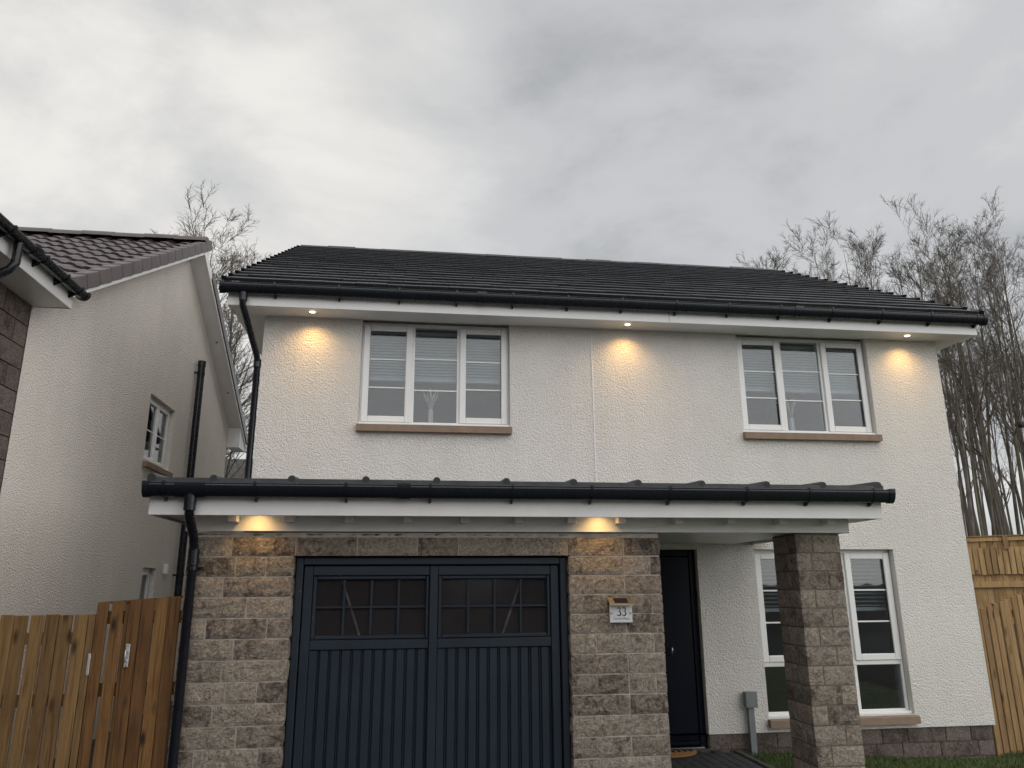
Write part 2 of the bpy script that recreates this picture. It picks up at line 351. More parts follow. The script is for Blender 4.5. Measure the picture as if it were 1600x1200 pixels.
def wall_holes(x0, x1, z0, z1, y0, y1, holes):
    """wall slab between y0 (front) and y1 with rectangular openings and their reveals"""
    mb = MB(); xs = sorted({x0, x1, *[h[0] for h in holes], *[h[1] for h in holes]}); zs = sorted({z0, z1, *[h[2] for h in holes], *[h[3] for h in holes]})
    inside = lambda x, z: any(h[0] < x < h[1] and h[2] < z < h[3] for h in holes)
    for a, b in zip(xs, xs[1:]):
        for c, e in zip(zs, zs[1:]):
            if not inside((a + b) / 2, (c + e) / 2):
                for y in (y0, y1): mb.add([(a, y, c), (b, y, c), (b, y, e), (a, y, e)], [(0, 1, 2, 3)])
    def ring(a, b, c, e): mb.add([(a, y0, c), (b, y0, c), (b, y0, e), (a, y0, e), (a, y1, c), (b, y1, c), (b, y1, e), (a, y1, e)], [(0, 1, 5, 4), (1, 2, 6, 5), (2, 3, 7, 6), (3, 0, 4, 7)])
    ring(x0, x1, z0, z1)
    for h in holes: ring(*h)
    return mb
def weld(o):
    bm = bmesh.new(); bm.from_mesh(o.data); bmesh.ops.remove_doubles(bm, verts=bm.verts[:], dist=1e-5); bmesh.ops.recalc_face_normals(bm, faces=bm.faces[:]); bm.to_mesh(o.data); bm.free(); return o

# ================================================================== terrain
W = 7.858; YG = -1.809; ZS = 4.589
def ss(a, b, x): t = min(1, max(0, (x - a) / (b - a))); return t * t * (3 - 2 * t)
def gz(x, y):
    z = 0.12 - 0.125 * ss(4.9, 7.6, x) * ss(-6, -2, y)
    z += 1.35 * ss(2.5, 9.5, y) * ss(7.5, 12.5, x) + 0.9 * ss(9, 20, y)
    return z - 0.02
def ground():
    xs = list(np.arange(-14, 40, 1.0)); ys = list(np.arange(-30, 45, 1.0))
    xs = [-900, -300, -100, -40] + xs + [60, 120, 300, 900]; ys = [-900, -300, -100, -50] + ys + [70, 140, 300, 900]
    xs += [4.5, 5.5, 6.5, 7.5, 8.5]; xs = sorted(set(xs))
    vs = [(x, y, gz(x, y)) for y in ys for x in xs]; n = len(xs)
    fs = [(j * n + i, j * n + i + 1, (j + 1) * n + i + 1, (j + 1) * n + i) for j in range(len(ys) - 1) for i in range(n - 1)]
    o = MB().add(vs, fs, True).build('ground', 'soil'); struct(o)
    o = box('road', 'asphalt', None, -60, 60, -17, -8.6, 0.06, 0.108, b=0); struct(o)
    o = box('driveway', 'paver', None, -0.3, 3.66, -8.59, YG + 0.1, 0.05, 0.125, b=0); struct(o)
    return o
ground()
def lawn():
    blades = []; n = 26000
    xs = rng.uniform(4.98, 9.6, n); ys = rng.uniform(-1.7, 0.35, n)
    mb_v = []; mb_f = []
    for x, y in zip(xs, ys):
        if 4.80 < x < 5.29 and -1.83 < y < -1.36: continue
        if y > -0.02 and x < W + 0.02: continue
        h = random.uniform(0.03, 0.065); a = random.uniform(0, 6.28); l = random.uniform(0, 0.03); wd = 0.0035
        z = gz(x, y) - 0.005; dx, dy = math.cos(a) * wd, math.sin(a) * wd; b = random.uniform(0, 6.28); ex, ey = math.cos(b) * l, math.sin(b) * l
        k = len(mb_v); mb_v += [(x - dx, y - dy, z), (x + dx, y + dy, z), (x + ex * .4 + dx * .7, y + ey * .4 + dy * .7, z + h * .6), (x + ex * .4 - dx * .7, y + ey * .4 - dy * .7, z + h * .6), (x + ex, y + ey, z + h)]
        mb_f += [(k, k + 1, k + 2, k + 3), (k + 3, k + 2, k + 4)]
    me = bpy.data.meshes.new('grass'); me.from_pydata(mb_v, [], mb_f); me.materials.append(MT['grass'])
    o = bpy.data.objects.new('grass', me); COL.objects.link(o); o['kind'] = 'stuff'; o['label'] = 'short green lawn along the foot of the house wall'; o['category'] = 'grass'
    xs = np.arange(4.97, 10.01, 0.36); ys = np.arange(-8.5, 0.41, 0.5)
    vs = [(x, y, gz(x, y) + 0.006) for y in ys for x in xs]; nn = len(xs)
    t = MB().add(vs, [(j * nn + i, j * nn + i + 1, (j + 1) * nn + i + 1, (j + 1) * nn + i) for j in range(len(ys) - 1) for i in range(nn - 1)], True).build('lawn', 'grass'); struct(t)
lawn()
# path to the front door
path = struct(box('path', 'kerb_concrete', None, 3.67, 4.90, -8.4, 0.02, 0.03, 0.125, b=0))
pm = MB().box(-0.0485, 0.0485, -0.0985, 0.0985, -0.02, 0.02, b=0.005).data('paver', 'paver')
k = 0
for i in range(12):
    for j in range(12):
        x = 3.72 + i * 0.1; y = -0.10 - j * 0.2 + (0.1 if i % 2 else 0)
        if y > -0.09: continue
        link('paver', pm, path, (x, y, 0.130 + random.uniform(-.0015, .0015)), (0, 0, random.uniform(-.01, .01)))
for j in range(9):
    y1 = 0.0 - j * 0.3
    box('edging', 'kerb_concrete', path, 4.905, 4.965, y1 - 0.296, y1, 0.02, 0.152, b=0.008)

# ================================================================== main house
house = thing('house', (4, 2, 0), 'cream harled two-storey house with dark slate roof, stone garage and lit eaves lights', 'house')
HW = 4.589
win_up = [(1.03, 2.655, 3.425, HW + 0.02), (5.315, 6.945, 3.425, HW + 0.02)]
win_lo = (5.315, 6.945, 0.43, 2.13)
door_op = (3.70, 4.665, 0.14, 2.13)
fw = weld(wall_holes(0, W, 0.30, HW + 0.05, 0.0, 0.26, win_up + [win_lo, (door_op[0], door_op[1], 0.30, door_op[3])]).build('front_wall', 'harling', house))
YR = 4.232; YB = 8.79; ZR = 7.12
for xa, xb in ((0.0, 0.26), (W - 0.26, W)):
    MB().prism([(0.262, 0.0), (YB - .33, 0.0), (YB - .33, HW), (YR, ZR), (0.262, HW + .15)], 'x', xa, xb).build('side_wall', 'harling', house)
box('back_wall', 'harling', house, 0.262, W - 0.262, YB - 0.6, YB - 0.332, 0, HW + .1, b=0)
box('floor_slab', 'room_floor', house, 0.262, W - 0.262, 0.262, YB - .602, 2.35, 2.60, b=0)
box('ground_slab', 'room_floor', house, 0.262, W - 0.262, 0.262, YB - .602, 0.02, 0.16, b=0)
box('attic_slab', 'room_paint', house, 0.262, W - 0.262, 0.262, YB - .602, 4.62, 4.70, b=0)
box('partition', 'room_paint', house, 0.262, W - 0.262, 3.9, 4.0, 0.162, 2.348, b=0); box('partition', 'room_paint', house, 0.262, W - 0.262, 3.9, 4.0, 2.602, 4.618, b=0)
box('partition', 'room_paint', house, 4.0, 4.1, 0.264, 3.898, 2.602, 4.618, b=0); box('partition', 'room_paint', house, 4.75, 4.85, 0.264, 3.898, 0.162, 2.348, b=0)
# movement bead in the render
box('render_bead', 'upvc', house, 3.578, 3.59, -0.008, 0.004, 2.7, ZS - 0.002, b=0.002)
# plinth course of blocks under the render
pl = box('plinth', 'mortar_dark', house, 4.668, W - 0.03, 0.035, 0.25, -0.25, 0.298, b=0)
random.seed(3)
for c in range(4):
    z1 = 0.296 - c * 0.15; x = 4.672 - (0.22 if c % 2 else 0)
    while x < W - 0.03:
        ln = random.choice((0.435, 0.435, 0.29)); xa = max(x, 4.672); xb = min(x + ln, W - 0.03)
        if W - 0.03 - xb < 0.1: xb = W - 0.03
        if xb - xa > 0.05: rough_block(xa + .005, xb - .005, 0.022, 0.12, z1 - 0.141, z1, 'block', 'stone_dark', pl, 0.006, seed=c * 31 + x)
        x = xb + (0 if xb < W - 0.03 else 1)

# ---- windows
def window_set(name, op, tiers, yfr, bar_fr):
    """three-light casement: outer frame with head, cill, jambs and mullions; sashes, panes, glazing bars"""
    x0, x1, z0, z1 = op; z1 = min(z1, HW - 0.002) ; wd = x1 - x0
    ya, yb = yfr, yfr + 0.07
    f = MB(); cw = 0.035
    mull = [x0 + wd * 0.345, x0 + wd * 0.655]
    f.box(x0 + .004, x0 + cw, ya, yb, z0, z1, .004); f.box(x1 - cw, x1 - .004, ya, yb, z0, z1, .004)
    f.box(x0 + cw, x1 - cw, ya + .001, yb - .001, z1 - cw * 1.2, z1 - .001, .004); f.box(x0 + cw, x1 - cw, ya + .001, yb - .001, z0 + .002, z0 + cw * 1.3, .004)
    for mx_ in mull: f.box(mx_ - .02, mx_ + .02, ya + .002, yb - .002, z0 + cw * 1.3, z1 - cw * 1.2, .003)
    win = f.build(name, 'upvc', house)
    box('cill', 'upvc', win, x0 + .002, x1 - .002, ya - 0.05, ya - .001, z0 + .001, z0 + 0.028, b=.005)
    if len(tiers) > 1:
        box('transom', 'upvc', win, x0 + cw, x1 - cw, ya - .006, yb - .004, tiers[0][0] - 0.055, tiers[0][0], b=.006)
    edges = [x0 + cw] + mull + [x1 - cw]
    for (ta, tb, opening, bars) in tiers:
        for i in range(3):
            a = edges[i] + (0.02 if i else 0); b = edges[i + 1] - (0.02 if i < 2 else 0)
            if i != 1 and opening:
                s = MB(); sw = 0.058; yo = ya - 0.022
                s.box(a - .012, a + sw, yo, ya - .001, ta - .01, tb + .01, .007); s.box(b - sw, b + .012, yo, ya - .001, ta - .01, tb + .01, .007)
                s.box(a + sw, b - sw, yo + .001, ya - .002, tb - sw, tb + .009, .007); s.box(a + sw, b - sw, yo + .001, ya - .002, ta - .009, ta + sw, .007)
                s.build('sash', 'upvc', win); ga, gb, gz0, gz1 = a + sw, b - sw, ta + sw, tb - sw; yg_ = ya + .004
                hb = MB(); hs = b - sw * .5 if i == 0 else a + sw * .5
                hb.box(hs - .01, hs + .01, yb + .001, yb + .02, (ta + tb) / 2 - .2, (ta + tb) / 2 - .08, .004); hb.build('handle', 'upvc', win)
            else: ga, gb, gz0, gz1 = a, b, ta, tb; yg_ = ya + .012
            box('gasket', 'rubber', win, ga - .001, gb + .001, yg_ + .018, yg_ + .024, gz0 - .004, gz0 + .003, b=0)
            box('pane', 'glass', win, ga - .004, gb + .004, yg_ + .008, yg_ + .014, gz0 - .004, gz1 + .004, b=0)
            if bars:
                for k in (1, 2):
                    zb = gz0 + (gz1 - gz0) * (k / 3 + (.0 if k == 2 else .0))
                    box('glazing_bar', 'upvc', win, ga, gb, yg_ + .001, yg_ + .0075, zb - .008, zb + .008, b=.002)
    return win
def lining(op):
    x0, x1, z0, z1 = op; z1 = min(z1, HW - .003)
    for xa, xb in ((x0 + .0005, x0 + .003), (x1 - .003, x1 - .0005)): box('reveal', 'smooth_render', house, xa, xb, .0015, .076, z0 + .002, z1 - .001, b=0)
def sill(op, name='sill'):
    x0, x1, z0, z1 = op
    o = MB().prism([(-0.065, z0 - 0.083), (-0.065, z0 - 0.014), (-0.058, z0 - 0.008), (0.10, z0 - .001), (0.10, z0 - 0.083)], 'x', x0 - 0.012, x1 + 0.012).build(name, 'sill_stone', house); return o
for op in win_up:
    window_set('window', op, [(op[2] + 0.047, HW - 0.046, True, True)], 0.075, None); sill(op); lining(op)
zt = 0.43 + 0.545
window_set('window', win_lo, [(zt + 0.0, win_lo[3] - 0.046, True, True), (0.43 + 0.047, zt - 0.055, False, False)], 0.085, None); sill(win_lo); lining(win_lo)

# ---- eaves of the main roof
EX0, EX1, YE = -0.32, 8.163, -0.329
box('soffit', 'upvc', house, EX0 + .012, EX1 - .012, YE + .012, -0.002, ZS, ZS + 0.012, b=0)
for xa, xb in ((EX0 + .012, -0.001), (W + .001, EX1 - .012)): box('soffit', 'upvc', house, xa, xb, 0.0, YB, ZS, ZS + 0.012, b=0)
for xa, xb in ((EX0, 4.4), (4.403, EX1)): box('fascia', 'upvc', house, xa, xb, YE, YE + 0.011, ZS - .012, ZS + 0.20, b=.003)
for xa in (EX0, EX1 - .011): MB().prism([(YE + .012, ZS - .01), (YE + .30, ZS - .01), (YE + .30, ZS + .33), (YE + .012, ZS + .17)], 'x', xa, xa + .011).build('eave_end_board', 'upvc', house)
vg = MB(); xx = EX0 + .1
while xx < 4.3: vg.box(xx, xx + .012, YE + .018, YE + .034, ZS - .003, ZS - .0005); xx += .022
vg.build('soffit_vent', 'ink_grey', house)['kind'] = 'stuff'
def u_prof(c, zc, r, dp, n=16):
    """deep half-round: outline of the outer skin, from the front lip round to the back"""
    return [(c + r * math.cos(t_), zc + dp * math.sin(t_)) for t_ in [math.pi + math.pi * i / n for i in range(n + 1)]]
def gutter(x0, x1, yc, zc, r, dp, brackets, unions, parent, endcaps=True):
    poly = u_prof(yc, zc, r, dp) + u_prof(yc, zc, r - .004, dp - .004)[::-1]; n = len(poly); g = MB()
    g.add([(x0, *p) for p in poly] + [(x1, *p) for p in poly], [(i, n + i, n + (i + 1) % n, (i + 1) % n) for i in range(n)], True)
    g.tube([(x0, yc - r + .002, zc), (x1, yc - r + .002, zc)], .0055, 6)
    gt = g.build('gutter', 'gutter_plastic', parent)
    def half(xa, xb, e, nm): return MB().prism([(yc - r - e, zc + .012)] + u_prof(yc, zc, r + e, dp + e) + [(yc + r + e * .5, zc + .012)], 'x', xa, xb).build(nm, 'gutter_plastic', gt)
    for bx in brackets:
        b_ = MB(); b_.prism([(yc - r - .005, zc + .014)] + u_prof(yc, zc, r + .005, dp + .005) + [(yc + r + .005, zc + .01)], 'x', bx - .010, bx + .010)
        b_.prism([(yc - .005, zc - dp + .004), (yc + r + .006, zc - dp * .5), (yc + r + .006, zc - dp - .026), (yc + r - .014, zc - dp - .026)], 'x', bx - .0085, bx + .0085)
        b_.build('bracket', 'gutter_plastic', gt)
    for u in unions: half(u - .05, u + .05, .006, 'union')
    if endcaps: half(x0 - .012, x0 + .035, .006, 'end_cap'); half(x1 - .035, x1 + .012, .006, 'end_cap')
    return gt
GZ = ZS + 0.195
gutter(-0.375, 8.22, YE - .064, GZ, .058, .100, [0.156, 0.808, 1.429, 2.034, 2.637, 3.238, 3.844, 4.461, 5.068, 5.679, 6.302, 6.914, 7.527, 8.111], [2.3, 5.9], house)
# downpipe at the left corner of the upper wall
dp = MB(); dp.tube([(-0.153, YE - .064, GZ - .09), (-0.155, YE - .064, GZ - .17), (-0.155, YE - .05, GZ - .22), (-0.05, -0.01, 4.14), (-0.045, 0.03, 4.06), (-0.045, 0.03, 2.75)], .034, 12)
dpo = dp.build('downpipe', 'gutter_plastic', house)
MB().tube([(-0.153, YE - .064, GZ - .10), (-0.153, YE - .064, GZ - .18)], .041, 12).build('socket', 'gutter_plastic', dpo)
MB().tube([(-0.045, 0.03, 4.10), (-0.045, 0.03, 4.02)], .041, 12).build('socket', 'gutter_plastic', dpo)

# ---- main roof
RX0, RX1 = -0.345, 8.19
Y_E, Z_E = YE - 0.055, ZS + 0.205
SL = math.atan2(7.33 - Z_E, YR - Y_E); SLEN = math.hypot(YR - Y_E, 7.33 - Z_E)
roof = MB()
roof.prism([(Y_E + .02, Z_E - .03), (YR, 7.33 - .03), (2 * YR - Y_E, Z_E - .03), (2 * YR - Y_E, Z_E - .06), (YR, 7.33 - .10), (Y_E + .02, Z_E - .06)], 'x', RX0 + .03, RX1 - .03)
roof = roof.build('roof', 'slate', house)
TL, TG, TWD = 0.40, SLEN / 18, (RX1 - RX0) / 26
def flat_tile():
    t = MB(); a = TWD / 2 - .0022
    vs = []
    for x in (-a, a):
        vs += [(x, 0, .024), (x, 0, .057), (x, .006, .061), (x, TL, .028), (x, TL, .004)]
    t.add(vs, [(0, 1, 2, 3, 4), (9, 8, 7, 6, 5), (0, 5, 6, 1), (1, 6, 7, 2), (2, 7, 8, 3), (3, 8, 9, 4), (4, 9, 5, 0)])
    return t
ft = flat_tile().data('roof_tile', 'slate')
rest = MB(); random.seed(11)
ca, sa = math.cos(SL), math.sin(SL)
for c in range(18):
    y, z = Y_E + ca * TG * c, Z_E + sa * TG * c
    off = 0 if c % 2 == 0 else TWD / 2
    nt_ = 26 if c % 2 == 0 else 25
    wob = random.uniform(-.003, .003)
    for i in range(nt_):
        x = RX0 + TWD / 2 + off + i * TWD
        rx = SL + random.uniform(-.006, .006); rr = random.uniform(-.006, .006); dz = random.uniform(-.002, .003) + wob
        if c < 11: link('roof_tile', ft, roof, (x, y, z + dz), (rx, rr, random.uniform(-.006, .006)))
        else:
            mm = Matrix.Translation((x, y, z + dz)) @ Matrix.Rotation(rx, 4, 'X')
            rest.add([mm @ v.co for v in ft.vertices], [tuple(p.vertices) for p in ft.polygons])
    if off:
        for x in (RX0 + TWD / 4, RX1 - TWD / 4):
            mm = Matrix.Translation((x, y, z)) @ Matrix.Rotation(SL, 4, 'X') @ Matrix.Diagonal((.5, 1, 1, 1))
            rest.add([mm @ v.co for v in ft.vertices], [tuple(p.vertices) for p in ft.polygons])
rt = rest.build('upper_roof_tiles', 'slate', roof); rt['kind'] = 'stuff'
vc = MB().prism([(-.014, -.01), (-.014, .072), (TG * .80, .034), (TG * .80, -.035)], 'x', -.022, .022).data('verge_cap', 'gutter_plastic')
for c in range(18):
    for x in (RX0 - .012, RX1 + .012):
        link('verge_cap', vc, roof, (x, Y_E + ca * TG * c, Z_E + sa * TG * c), (SL, 0, 0))
def ridge_mesh(ln, r, mtl, name):
    m_ = MB(); n = 10; vs = []
    for x in (0, ln): vs += [(x, r * math.cos(a), r * .75 * math.sin(a)) for a in [math.pi * i / n for i in range(n + 1)]]
    m_.add(vs, [(i, i + 1, n + 2 + i, n + 1 + i) for i in range(n)], True); m_.add(vs[:n + 1], [tuple(range(n + 1))]); m_.add(vs[n + 1:], [tuple(range(n + 1))])
    return m_.data(name, mtl)
rm = ridge_mesh(0.45, .13, 'lead_sheet', 'ridge_tile'); nr = 19; rl = (RX1 - RX0) / nr
for i in range(nr): link('ridge_tile', rm, roof, (RX0 + i * rl, YR, 7.33 - .045 + random.uniform(-.004, .004) + (0.006 if i % 2 else 0)), (0, random.uniform(-.006, .006), 0))

# ---- eaves downlights
def downlight(x, y, z, energy, size, label, parent=house):
    ring = MB(); n = 20
    vs = [(x + r * math.cos(a), y + r * math.sin(a), zz_) for r, zz_ in ((.044, z - .001), (.042, z - .007), (.032, z - .007), (.028, z - .003)) for a in [2 * math.pi * i / n for i in range(n)]]
    ring.add(vs, [(k * n + i, k * n + (i + 1) % n, (k + 1) * n + (i + 1) % n, (k + 1) * n + i) for k in range(3) for i in range(n)], True)
    d = ring.build('downlight', 'upvc', parent); d['label'] = label
    ln = MB().tube([(x, y, z - .0045), (x, y, z - .002)], .029, 20).build('lens', 'lamp_lens', d)
    li = bpy.data.lights.new('downlight_lamp', 'SPOT'); li.energy = energy; li.color = (1.0, 0.585, 0.19); li.spot_size = R(size); li.spot_blend = 1.0; li.shadow_soft_size = 0.03
    lo = bpy.data.objects.new('downlight_lamp', li); COL.objects.link(lo); lo.location = (x, y, z - .012); lo.parent = d
for x, s in ((0.517, 'left'), (3.964, 'middle'), (7.364, 'right')): downlight(x, -0.19, ZS, 11.5, 142, 'lit downlight in the main eaves, %s of three' % s)

# ================================================================== garage and porch front
GX0, GX1, D0, D1, ZD = -0.062, 3.650, 0.735, 2.875, 1.995
ZT = 2.145
gw = weld(wall_holes(GX0 + .012, GX1 - .012, -0.1, 2.178, YG + .007, YG + .20, [(D0 - .014, D1 + .014, -0.05, ZD + .006)]).build('garage_front_wall', 'mortar', house))
lw = box('garage_side_wall', 'mortar', house, GX0 + .008, GX0 + .20, YG + .201, -0.002, -.1, 2.178, b=0)
rw = box('garage_side_wall', 'mortar', house, GX1 - .20, GX1 - .008, YG + .201, -0.002, -.1, 2.178, b=0)
J = 0.0055
random.seed(21)
left_pat = [[0.26], [0.30, 0.52], [0.22], [0.40], [0.12, 0.56], [0.33]]
right_pat = [[3.34], [3.34, 3.56], [3.34], [3.56], [3.34], [3.09, 3.56]]
sd_ = 0
def stones(xs, z0, z1, parent, y=YG, ln=.10):
    global sd_
    for a, b in zip(xs, xs[1:]):
        sd_ += 1; rough_block(a + J, b - J, y, y + ln, z0 + J, z1 - J, 'block', 'stone', parent, 0.017, seed=sd_)
for c in range(14):
    z1 = ZT - c * 0.15; z0 = z1 - 0.15
    if c == 0: stones([GX0, 0.26, D0, 1.20, 1.67, 1.99, 2.44, D1, 3.34, GX1], z0, z1, gw); continue
    stones([GX0] + left_pat[c % 6] + [D0], z0, z1, gw); stones([D1] + right_pat[c % 6] + [GX1], z0, z1, gw)
# top slip course under the beam
stones([GX0, .3, .95, 1.6, 2.0, 2.6, 3.1, GX1], ZT, 2.178, gw, y=YG + .012)
for c in range(15):     # side returns
    z1 = ZT - (c - 1) * 0.15 - .15; z0 = z1 - .15
    if z0 < -0.1: break
    ys = [YG + .105] + ([-1.45, -1.0, -.56, -.12] if c % 2 else [-1.25, -.8, -.36]) + [-.004]
    for a, b in zip(ys, ys[1:]):
        sd_ += 1; rough_block(GX0, GX0 + .1, a + J, b - J, z0 + J, z1 - J, 'block', 'stone', lw, 0.012, seed=sd_)
        sd_ += 1; rough_block(GX1 - .1, GX1, a + J, b - J, z0 + J, z1 - J, 'block', 'stone', rw, 0.012, seed=sd_)
# stone pillar carrying the porch
PX0, PX1 = 4.837, 5.247
pil = box('porch_pillar', 'mortar_dark', house, PX0 + .008, PX1 - .008, YG + .008, YG + .409, -.15, 2.178, b=0)
for c in range(16):
    z1 = 2.17 - c * .15; z0 = z1 - .15
    s = .135 if c % 2 else .27
    if c == 0: s = .16
    xm = PX0 + s
    if c % 2:
        blocks = [(PX0, xm, YG, YG + .28), (xm, PX1, YG, YG + .14), (PX0, PX0 + .28, YG + .28, YG + .417), (PX0 + .28, PX1, YG + .14, YG + .417)]
    else:
        blocks = [(PX0, xm, YG, YG + .14), (xm, PX1, YG, YG + .28), (PX0, PX0 + .14, YG + .14, YG + .417), (PX0 + .14, PX1, YG + .28, YG + .417)]
    for (a, b, e, f_) in blocks:
        sd_ += 1; rough_block(a + J, b - J, e + J, f_ - J, z0 + J, z1 - J, 'block', 'stone', pil, 0.014, seed=sd_)

# beam, soffit, fascia, brackets, porch ceiling
BZ = 2.183
box('porch_beam', 'painted_board', house, -0.085, 5.325, YG - .03, YG - .004, BZ, 2.44, b=.004)
box('porch_beam', 'painted_board', house, 5.300, 5.324, YG - .003, -0.002, BZ + .001, 2.298, b=.003)
box('porch_ceiling', 'painted_board', house, GX1 - .018, 5.06, YG - .003, -0.003, BZ + .004, BZ + .02, b=0)
FY = -2.10; FX0, FX1 = -0.284, 5.475
box('porch_soffit', 'painted_board', house, -.083, 5.298, FY + .022, YG - .0305, 2.42, 2.432, b=0)
for xa, xb in ((FX0 + .013, -.086), (5.327, FX1 - .014)): box('porch_soffit', 'painted_board', house, xa, xb, FY + .022, -0.004, 2.300, 2.312, b=0)
box('porch_fascia', 'painted_board', house, FX0, FX1, FY, FY + .02, 2.281, 2.49, b=.003)
for xa in (FX0, FX1 - .013): box('porch_fascia', 'painted_board', house, xa, xa + .012, FY + .021, -0.004, 2.283, 2.52, b=.002)
for bx in [0.271, 0.692, 1.136, 1.584, 2.031, 2.462, 2.891, 3.302, 3.78, 4.234, 4.681, 5.107]:
    box('rafter_bracket', 'painted_board', house, bx - .036, bx + .036, YG - .13, YG - .031, 2.246, 2.419, b=.005)
lr = MB(); lr.prism([(FY - .05, 2.532), (FY - .05, 2.548), (-0.003, 2.655), (-0.003, 2.639)], 'x', FX0 - .01, FX1 + .005)
lr.box(FX0 - .008, FX1 + .003, FY - .054, FY - .0505, 2.475, 2.547, 0)
lead = lr.build('porch_roof', 'lead_sheet', house)
sl2 = math.atan2(0.252, 2.167)
for bx in [-0.27, 0.162, 0.719, 1.263, 1.797, 2.335, 2.866, 3.386, 3.912, 4.46, 4.947, 5.43]:
    r_ = .028 if bx not in (-.27, 5.43) else .034
    t = MB(); t.tube([(bx, FY - .058, 2.545), (bx, FY - .03, 2.550), (bx, -.01, 2.659)], [r_ * .94, r_, r_], 12); t.build('batten_roll', 'lead_sheet', lead)
MB().prism([(-.03, 2.652), (-.004, 2.71), (-.004, 2.65)], 'x', FX0, FX1).build('lead_flashing', 'lead_sheet', lead)
gg = gutter(-0.298, 5.522, FY - .062, 2.502, .056, .097, [-0.166, 0.469, 1.123, 1.747, 2.374, 2.995, 3.629, 4.265, 4.798, 5.356], [1.55], house)
dpp = MB().tube([(0.017, FY - .062, 2.43), (0.017, FY - .062, 2.34), (0.012, FY - .03, 2.27), (0.005, YG - .12, 2.13), (0.002, YG - .065, 2.03), (0.002, YG - .065, 0.05)], .034, 14).build('downpipe', 'gutter_plastic', house)
MB().tube([(0.017, FY - .062, 2.44), (0.017, FY - .062, 2.31)], .043, 14).build('socket', 'gutter_plastic', dpp)
MB().tube([(0.002, YG - .065, 2.05), (0.002, YG - .065, 1.93)], .041, 14).build('socket', 'gutter_plastic', dpp)
_u = MB(); _u.prism(u_prof(FY - .062, 2.504, .063, .106), 'x', -.09, .12); _u.build('outlet', 'gutter_plastic', gg)
_b = MB(); _b.box(-.05, .075, YG - .035, YG - .012, 1.90, 1.918, .003); _b.tube([(0.002, YG - .065, 1.895), (0.002, YG - .065, 1.922)], .040, 14); _b.build('pipe_clip', 'gutter_plastic', dpp)
for x, s in ((0.446, 'left'), (3.123, 'right')): downlight(x, YG - .155, 2.42, 7.5, 118, 'lit downlight under the garage eaves, %s of two' % s)

# ---- garage door
DY = YG + .085
fr = MB(); fr.box(D0 + .003, D0 + .058, DY - .03, DY + .06, 0.0, ZD - .005, .006); fr.box(D1 - .058, D1 - .003, DY - .03, DY + .06, 0.0, ZD - .005, .006); fr.box(D0 + .058, D1 - .058, DY - .029, DY + .06, ZD - .062, ZD - .006, .006)
gd = fr.build('garage_door', 'garage_paint', house); gd['label'] = 'dark blue-grey side-hung style garage door with small panes over vertical boards'
lv0, lv1, ltop = D0 + .064, D1 - .064, ZD - .068
cm = (lv0 + lv1) / 2
for (xa, xb, dy) in ((lv0, lv0 + .068, 0), (lv1 - .068, lv1, 0), (cm - .033, cm + .033, -.004)): box('stile', 'garage_paint', gd, xa, xb, DY + dy, DY + .045, .03, ltop, b=.005)
for s in (0, 1):
    a = lv0 + .069 if s == 0 else cm + .034; b = cm - .034 if s == 0 else lv1 - .069
    box('rail', 'garage_paint', gd, a, b, DY + .003, DY + .045, 1.852, ltop - .001, b=.004); box('rail', 'garage_paint', gd, a, b, DY + .003, DY + .045, 1.302, 1.372, b=.004)
    mo = MB(); mo.box(a, a + .030, DY + .012, DY + .05, 1.373, 1.851, .008); mo.box(b - .030, b, DY + .012, DY + .05, 1.373, 1.851, .008); mo.box(a + .03, b - .03, DY + .012, DY + .05, 1.820, 1.851, .008); mo.box(a + .03, b - .03, DY + .012, DY + .05, 1.373, 1.405, .008); mo.build('moulding', 'garage_paint', gd)
    pa, pb = a + .03, b - .03
    for i in range(1, 4):
        x = pa + (pb - pa) * i / 4; box('muntin', 'garage_paint', gd, x - .010, x + .010, DY + .022, DY + .040, 1.406, 1.819, b=.004)
    box('muntin', 'garage_paint', gd, pa, pb, DY + .0235, DY + .0385, 1.603, 1.622, b=.004)
    for i in range(4):
        for (za, zb) in ((1.406, 1.603), (1.622, 1.819)):
            box('pane', 'garage_glass', gd, pa + (pb - pa) * i / 4, pa + (pb - pa) * (i + 1) / 4 - .0005, DY + .041, DY + .045, za, zb, b=0)
    # vertical boards
    n = 11; w_ = (b - a) / n
    box('backing', 'garage_paint', gd, a, b, DY + .036, DY + .05, .03, 1.301, b=0)
    for i in range(n):
        box('board', 'garage_paint', gd, a + i * w_ + .001, a + (i + 1) * w_ - .021, DY + .016, DY + .036, .03, 1.3, b=.004)
        box('board_bead', 'garage_paint', gd, a + (i + 1) * w_ - .015, a + (i + 1) * w_ - .004, DY + .022, DY + .036, .03, 1.3, b=.004)
    # lifting arms seen through the panes
    x_t, x_b = (1.07, 1.245) if s == 0 else (2.53, 2.355)
    MB().tube([(x_t, DY + .065, 1.86), (x_b, DY + .065, 1.38)], .009, 8).build('lifting_arm', 'dull_arm', gd)
    MB().tube([(x_b, DY + .065, 1.38), (x_b + (x_b - x_t) * .5, DY + .065, 1.10)], .009, 8).build('lifting_arm', 'dull_arm', gd)
box('garage_interior', 'garage_inside', house, GX0 + .21, GX1 - .21, YG + .95, YG + 1.0, 0.0, 2.28, b=0)
box('garage_floor', 'garage_inside', house, GX0 + .21, GX1 - .21, YG + .21, -.01, 0.0, 0.11, b=0)

